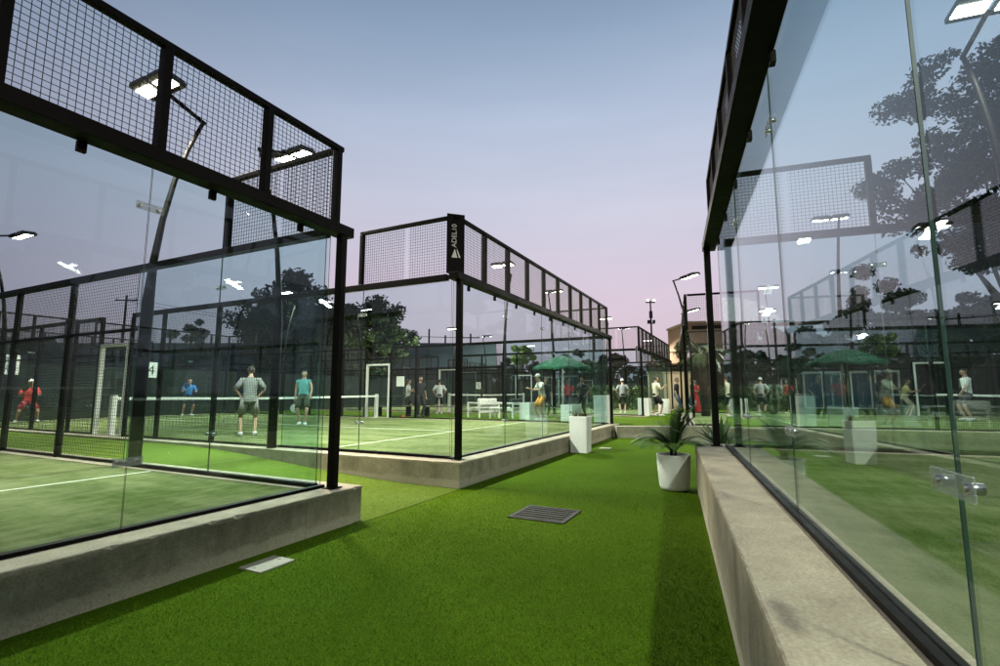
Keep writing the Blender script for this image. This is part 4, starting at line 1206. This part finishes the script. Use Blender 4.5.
person('person in an olive top beside the hedge through the right glass', (14.5, 28.0, FLOOR), turned(.6, -.8), 1.70, .04, 0, arms=hang, shirt=(.22, .21, .07), bottom=('trousers', (.03, .03, .03)), hair='short')
t, a, s_ = person('player in a mustard top stretching for a ball on the far right court', (17.6, 21.6, FLOOR), turned(.7, -.5), 1.72, .2, .06, ((-.22, 0), (.22, .1)), ready, (.40, .36, .14), ('shorts', (.3, .28, .2)), 'tail')
racket('padel racket of the player in the mustard top', t, a[1], s_)
t, a, s_ = person('tall player in a white tee beside the net behind the right glass', (16.5, 17.5, ZB-.012), turned(-.8, .3), 1.84, .04, .02, ((-.16, 0), (.16, .05)), walk, (.68, .68, .66), ('shorts', (.05, .05, .055)), 'short')
racket('padel racket of the tall player in white', t, a[0], s_)
person('person in a red tee under the green parasol', (2.95, 21.6, FLOOR), turned(-.2, -1), 1.66, .05, 0, arms=drink, shirt=(.55, .03, .03), bottom=('trousers', (.03, .03, .04)))
person('person in a navy top under the green parasol', (3.65, 21.9, FLOOR), turned(-.7, -.7), 1.72, .04, 0, arms=hips, shirt=(.02, .04, .07), bottom=('trousers', (.03, .03, .03)))
person('person in dark clothes behind the parasol pole', (2.05, 22.3, FLOOR), turned(.3, -1), 1.70, .05, 0, arms=hang, shirt=(.03, .035, .03), bottom=('trousers', (.02, .02, .02)), hair='tail')

# ------------------------------------------------------------------ world and sun
w = bpy.data.worlds.new('World'); sc.world = w; w.use_nodes = True; nt = w.node_tree
bg = nt.nodes['Background']
sky = N(nt, 'ShaderNodeTexSky', sky_type='NISHITA'); sky.sun_disc = False
sky.sun_elevation = math.radians(1.0); sky.sun_rotation = math.radians(205)
sky.air_density = 1.0; sky.dust_density = 1.0; sky.ozone_density = 2.0
tc = N(nt, 'ShaderNodeTexCoord'); sx = N(nt, 'ShaderNodeSeparateXYZ'); nt.links.new(tc.outputs['Generated'], sx.inputs[0])
# the afterglow by height above the horizon: rose low down, lavender, then blue
rp = ramp(nt, [(0, (.62, .46, .55)), (.186, (.66, .54, .645)), (.34, (.60, .59, .70)), (.50, (.45, .52, .66)), (.60, (.30, .39, .53)), (.70, (.17, .255, .37)), (1, (.05, .10, .18))], sx.outputs['Z'])
cx_ = N(nt, 'ShaderNodeCombineXYZ'); nt.links.new(sx.outputs['X'], cx_.inputs[0]); nt.links.new(sx.outputs['Y'], cx_.inputs[1])
nz = N(nt, 'ShaderNodeVectorMath', operation='NORMALIZE'); nt.links.new(cx_.outputs[0], nz.inputs[0])
dt = N(nt, 'ShaderNodeVectorMath', operation='DOT_PRODUCT'); nt.links.new(nz.outputs[0], dt.inputs[0]); dt.inputs[1].default_value = (math.sin(.2), math.cos(.2), 0)
mr = N(nt, 'ShaderNodeMapRange'); mr.inputs[1].default_value = -1; mr.inputs[2].default_value = 1; nt.links.new(dt.outputs['Value'], mr.inputs[0])
gl = ramp(nt, [(0, (.28, .29, .33)), (.5, (.36, .38, .42)), (.77, (.56, .59, .63)), (.92, (.88, .89, .91)), (1, (1, 1, 1))], mr.outputs[0])
# faint uneven veils of high cloud low in the sky
nzv = noise(nt, 2.2, 5, .55, 'Generated', (1, 1, 5))
vl = ramp(nt, [(.35, (.955, .955, .965)), (.7, (1.03, 1.025, 1.02))], nzv)
rp2 = mixc(nt, 1.0, mixc(nt, 1.0, rp.outputs[0], gl.outputs[0], 'MULTIPLY'), vl.outputs[0], 'MULTIPLY')
mx = mixc(nt, .04, rp2, sky.outputs[0])
nt.links.new(mx, bg.inputs[0]); bg.inputs[1].default_value = 1.08
L = bpy.data.lights.new('sun', 'SUN'); L.energy = .12; L.angle = math.radians(12); L.color = (1, .75, .62)
so = bpy.data.objects.new('sun', L); COL.objects.link(so)
el, az = math.radians(4), math.radians(25)
so.rotation_euler = Vector((-math.sin(az)*math.cos(el), -math.cos(az)*math.cos(el), -math.sin(el))).to_track_quat('-Z', 'Y').to_euler()

# ------------------------------------------------------------------ camera and render
cam = bpy.data.cameras.new('camera'); cam.sensor_width = 36; cam.lens = 492.236/1000*36
cam.clip_end = 4000; cam.clip_start = .02
co = bpy.data.objects.new('camera', cam); COL.objects.link(co)
co.location = (0, 0, 1.4347); co.rotation_euler = (PI/2+.1204, 0, 0); sc.camera = co
sc.render.engine = 'CYCLES'
cy = sc.cycles
cy.max_bounces = 8; cy.diffuse_bounces = 2; cy.glossy_bounces = 4; cy.transmission_bounces = 4; cy.transparent_max_bounces = 64
cy.caustics_reflective = False; cy.caustics_refractive = False
cy.use_denoising = True
cy.sample_clamp_indirect = 4
vs = sc.view_settings; vs.view_transform = 'Standard'; vs.look = 'None'; vs.exposure = 0; vs.gamma = 1
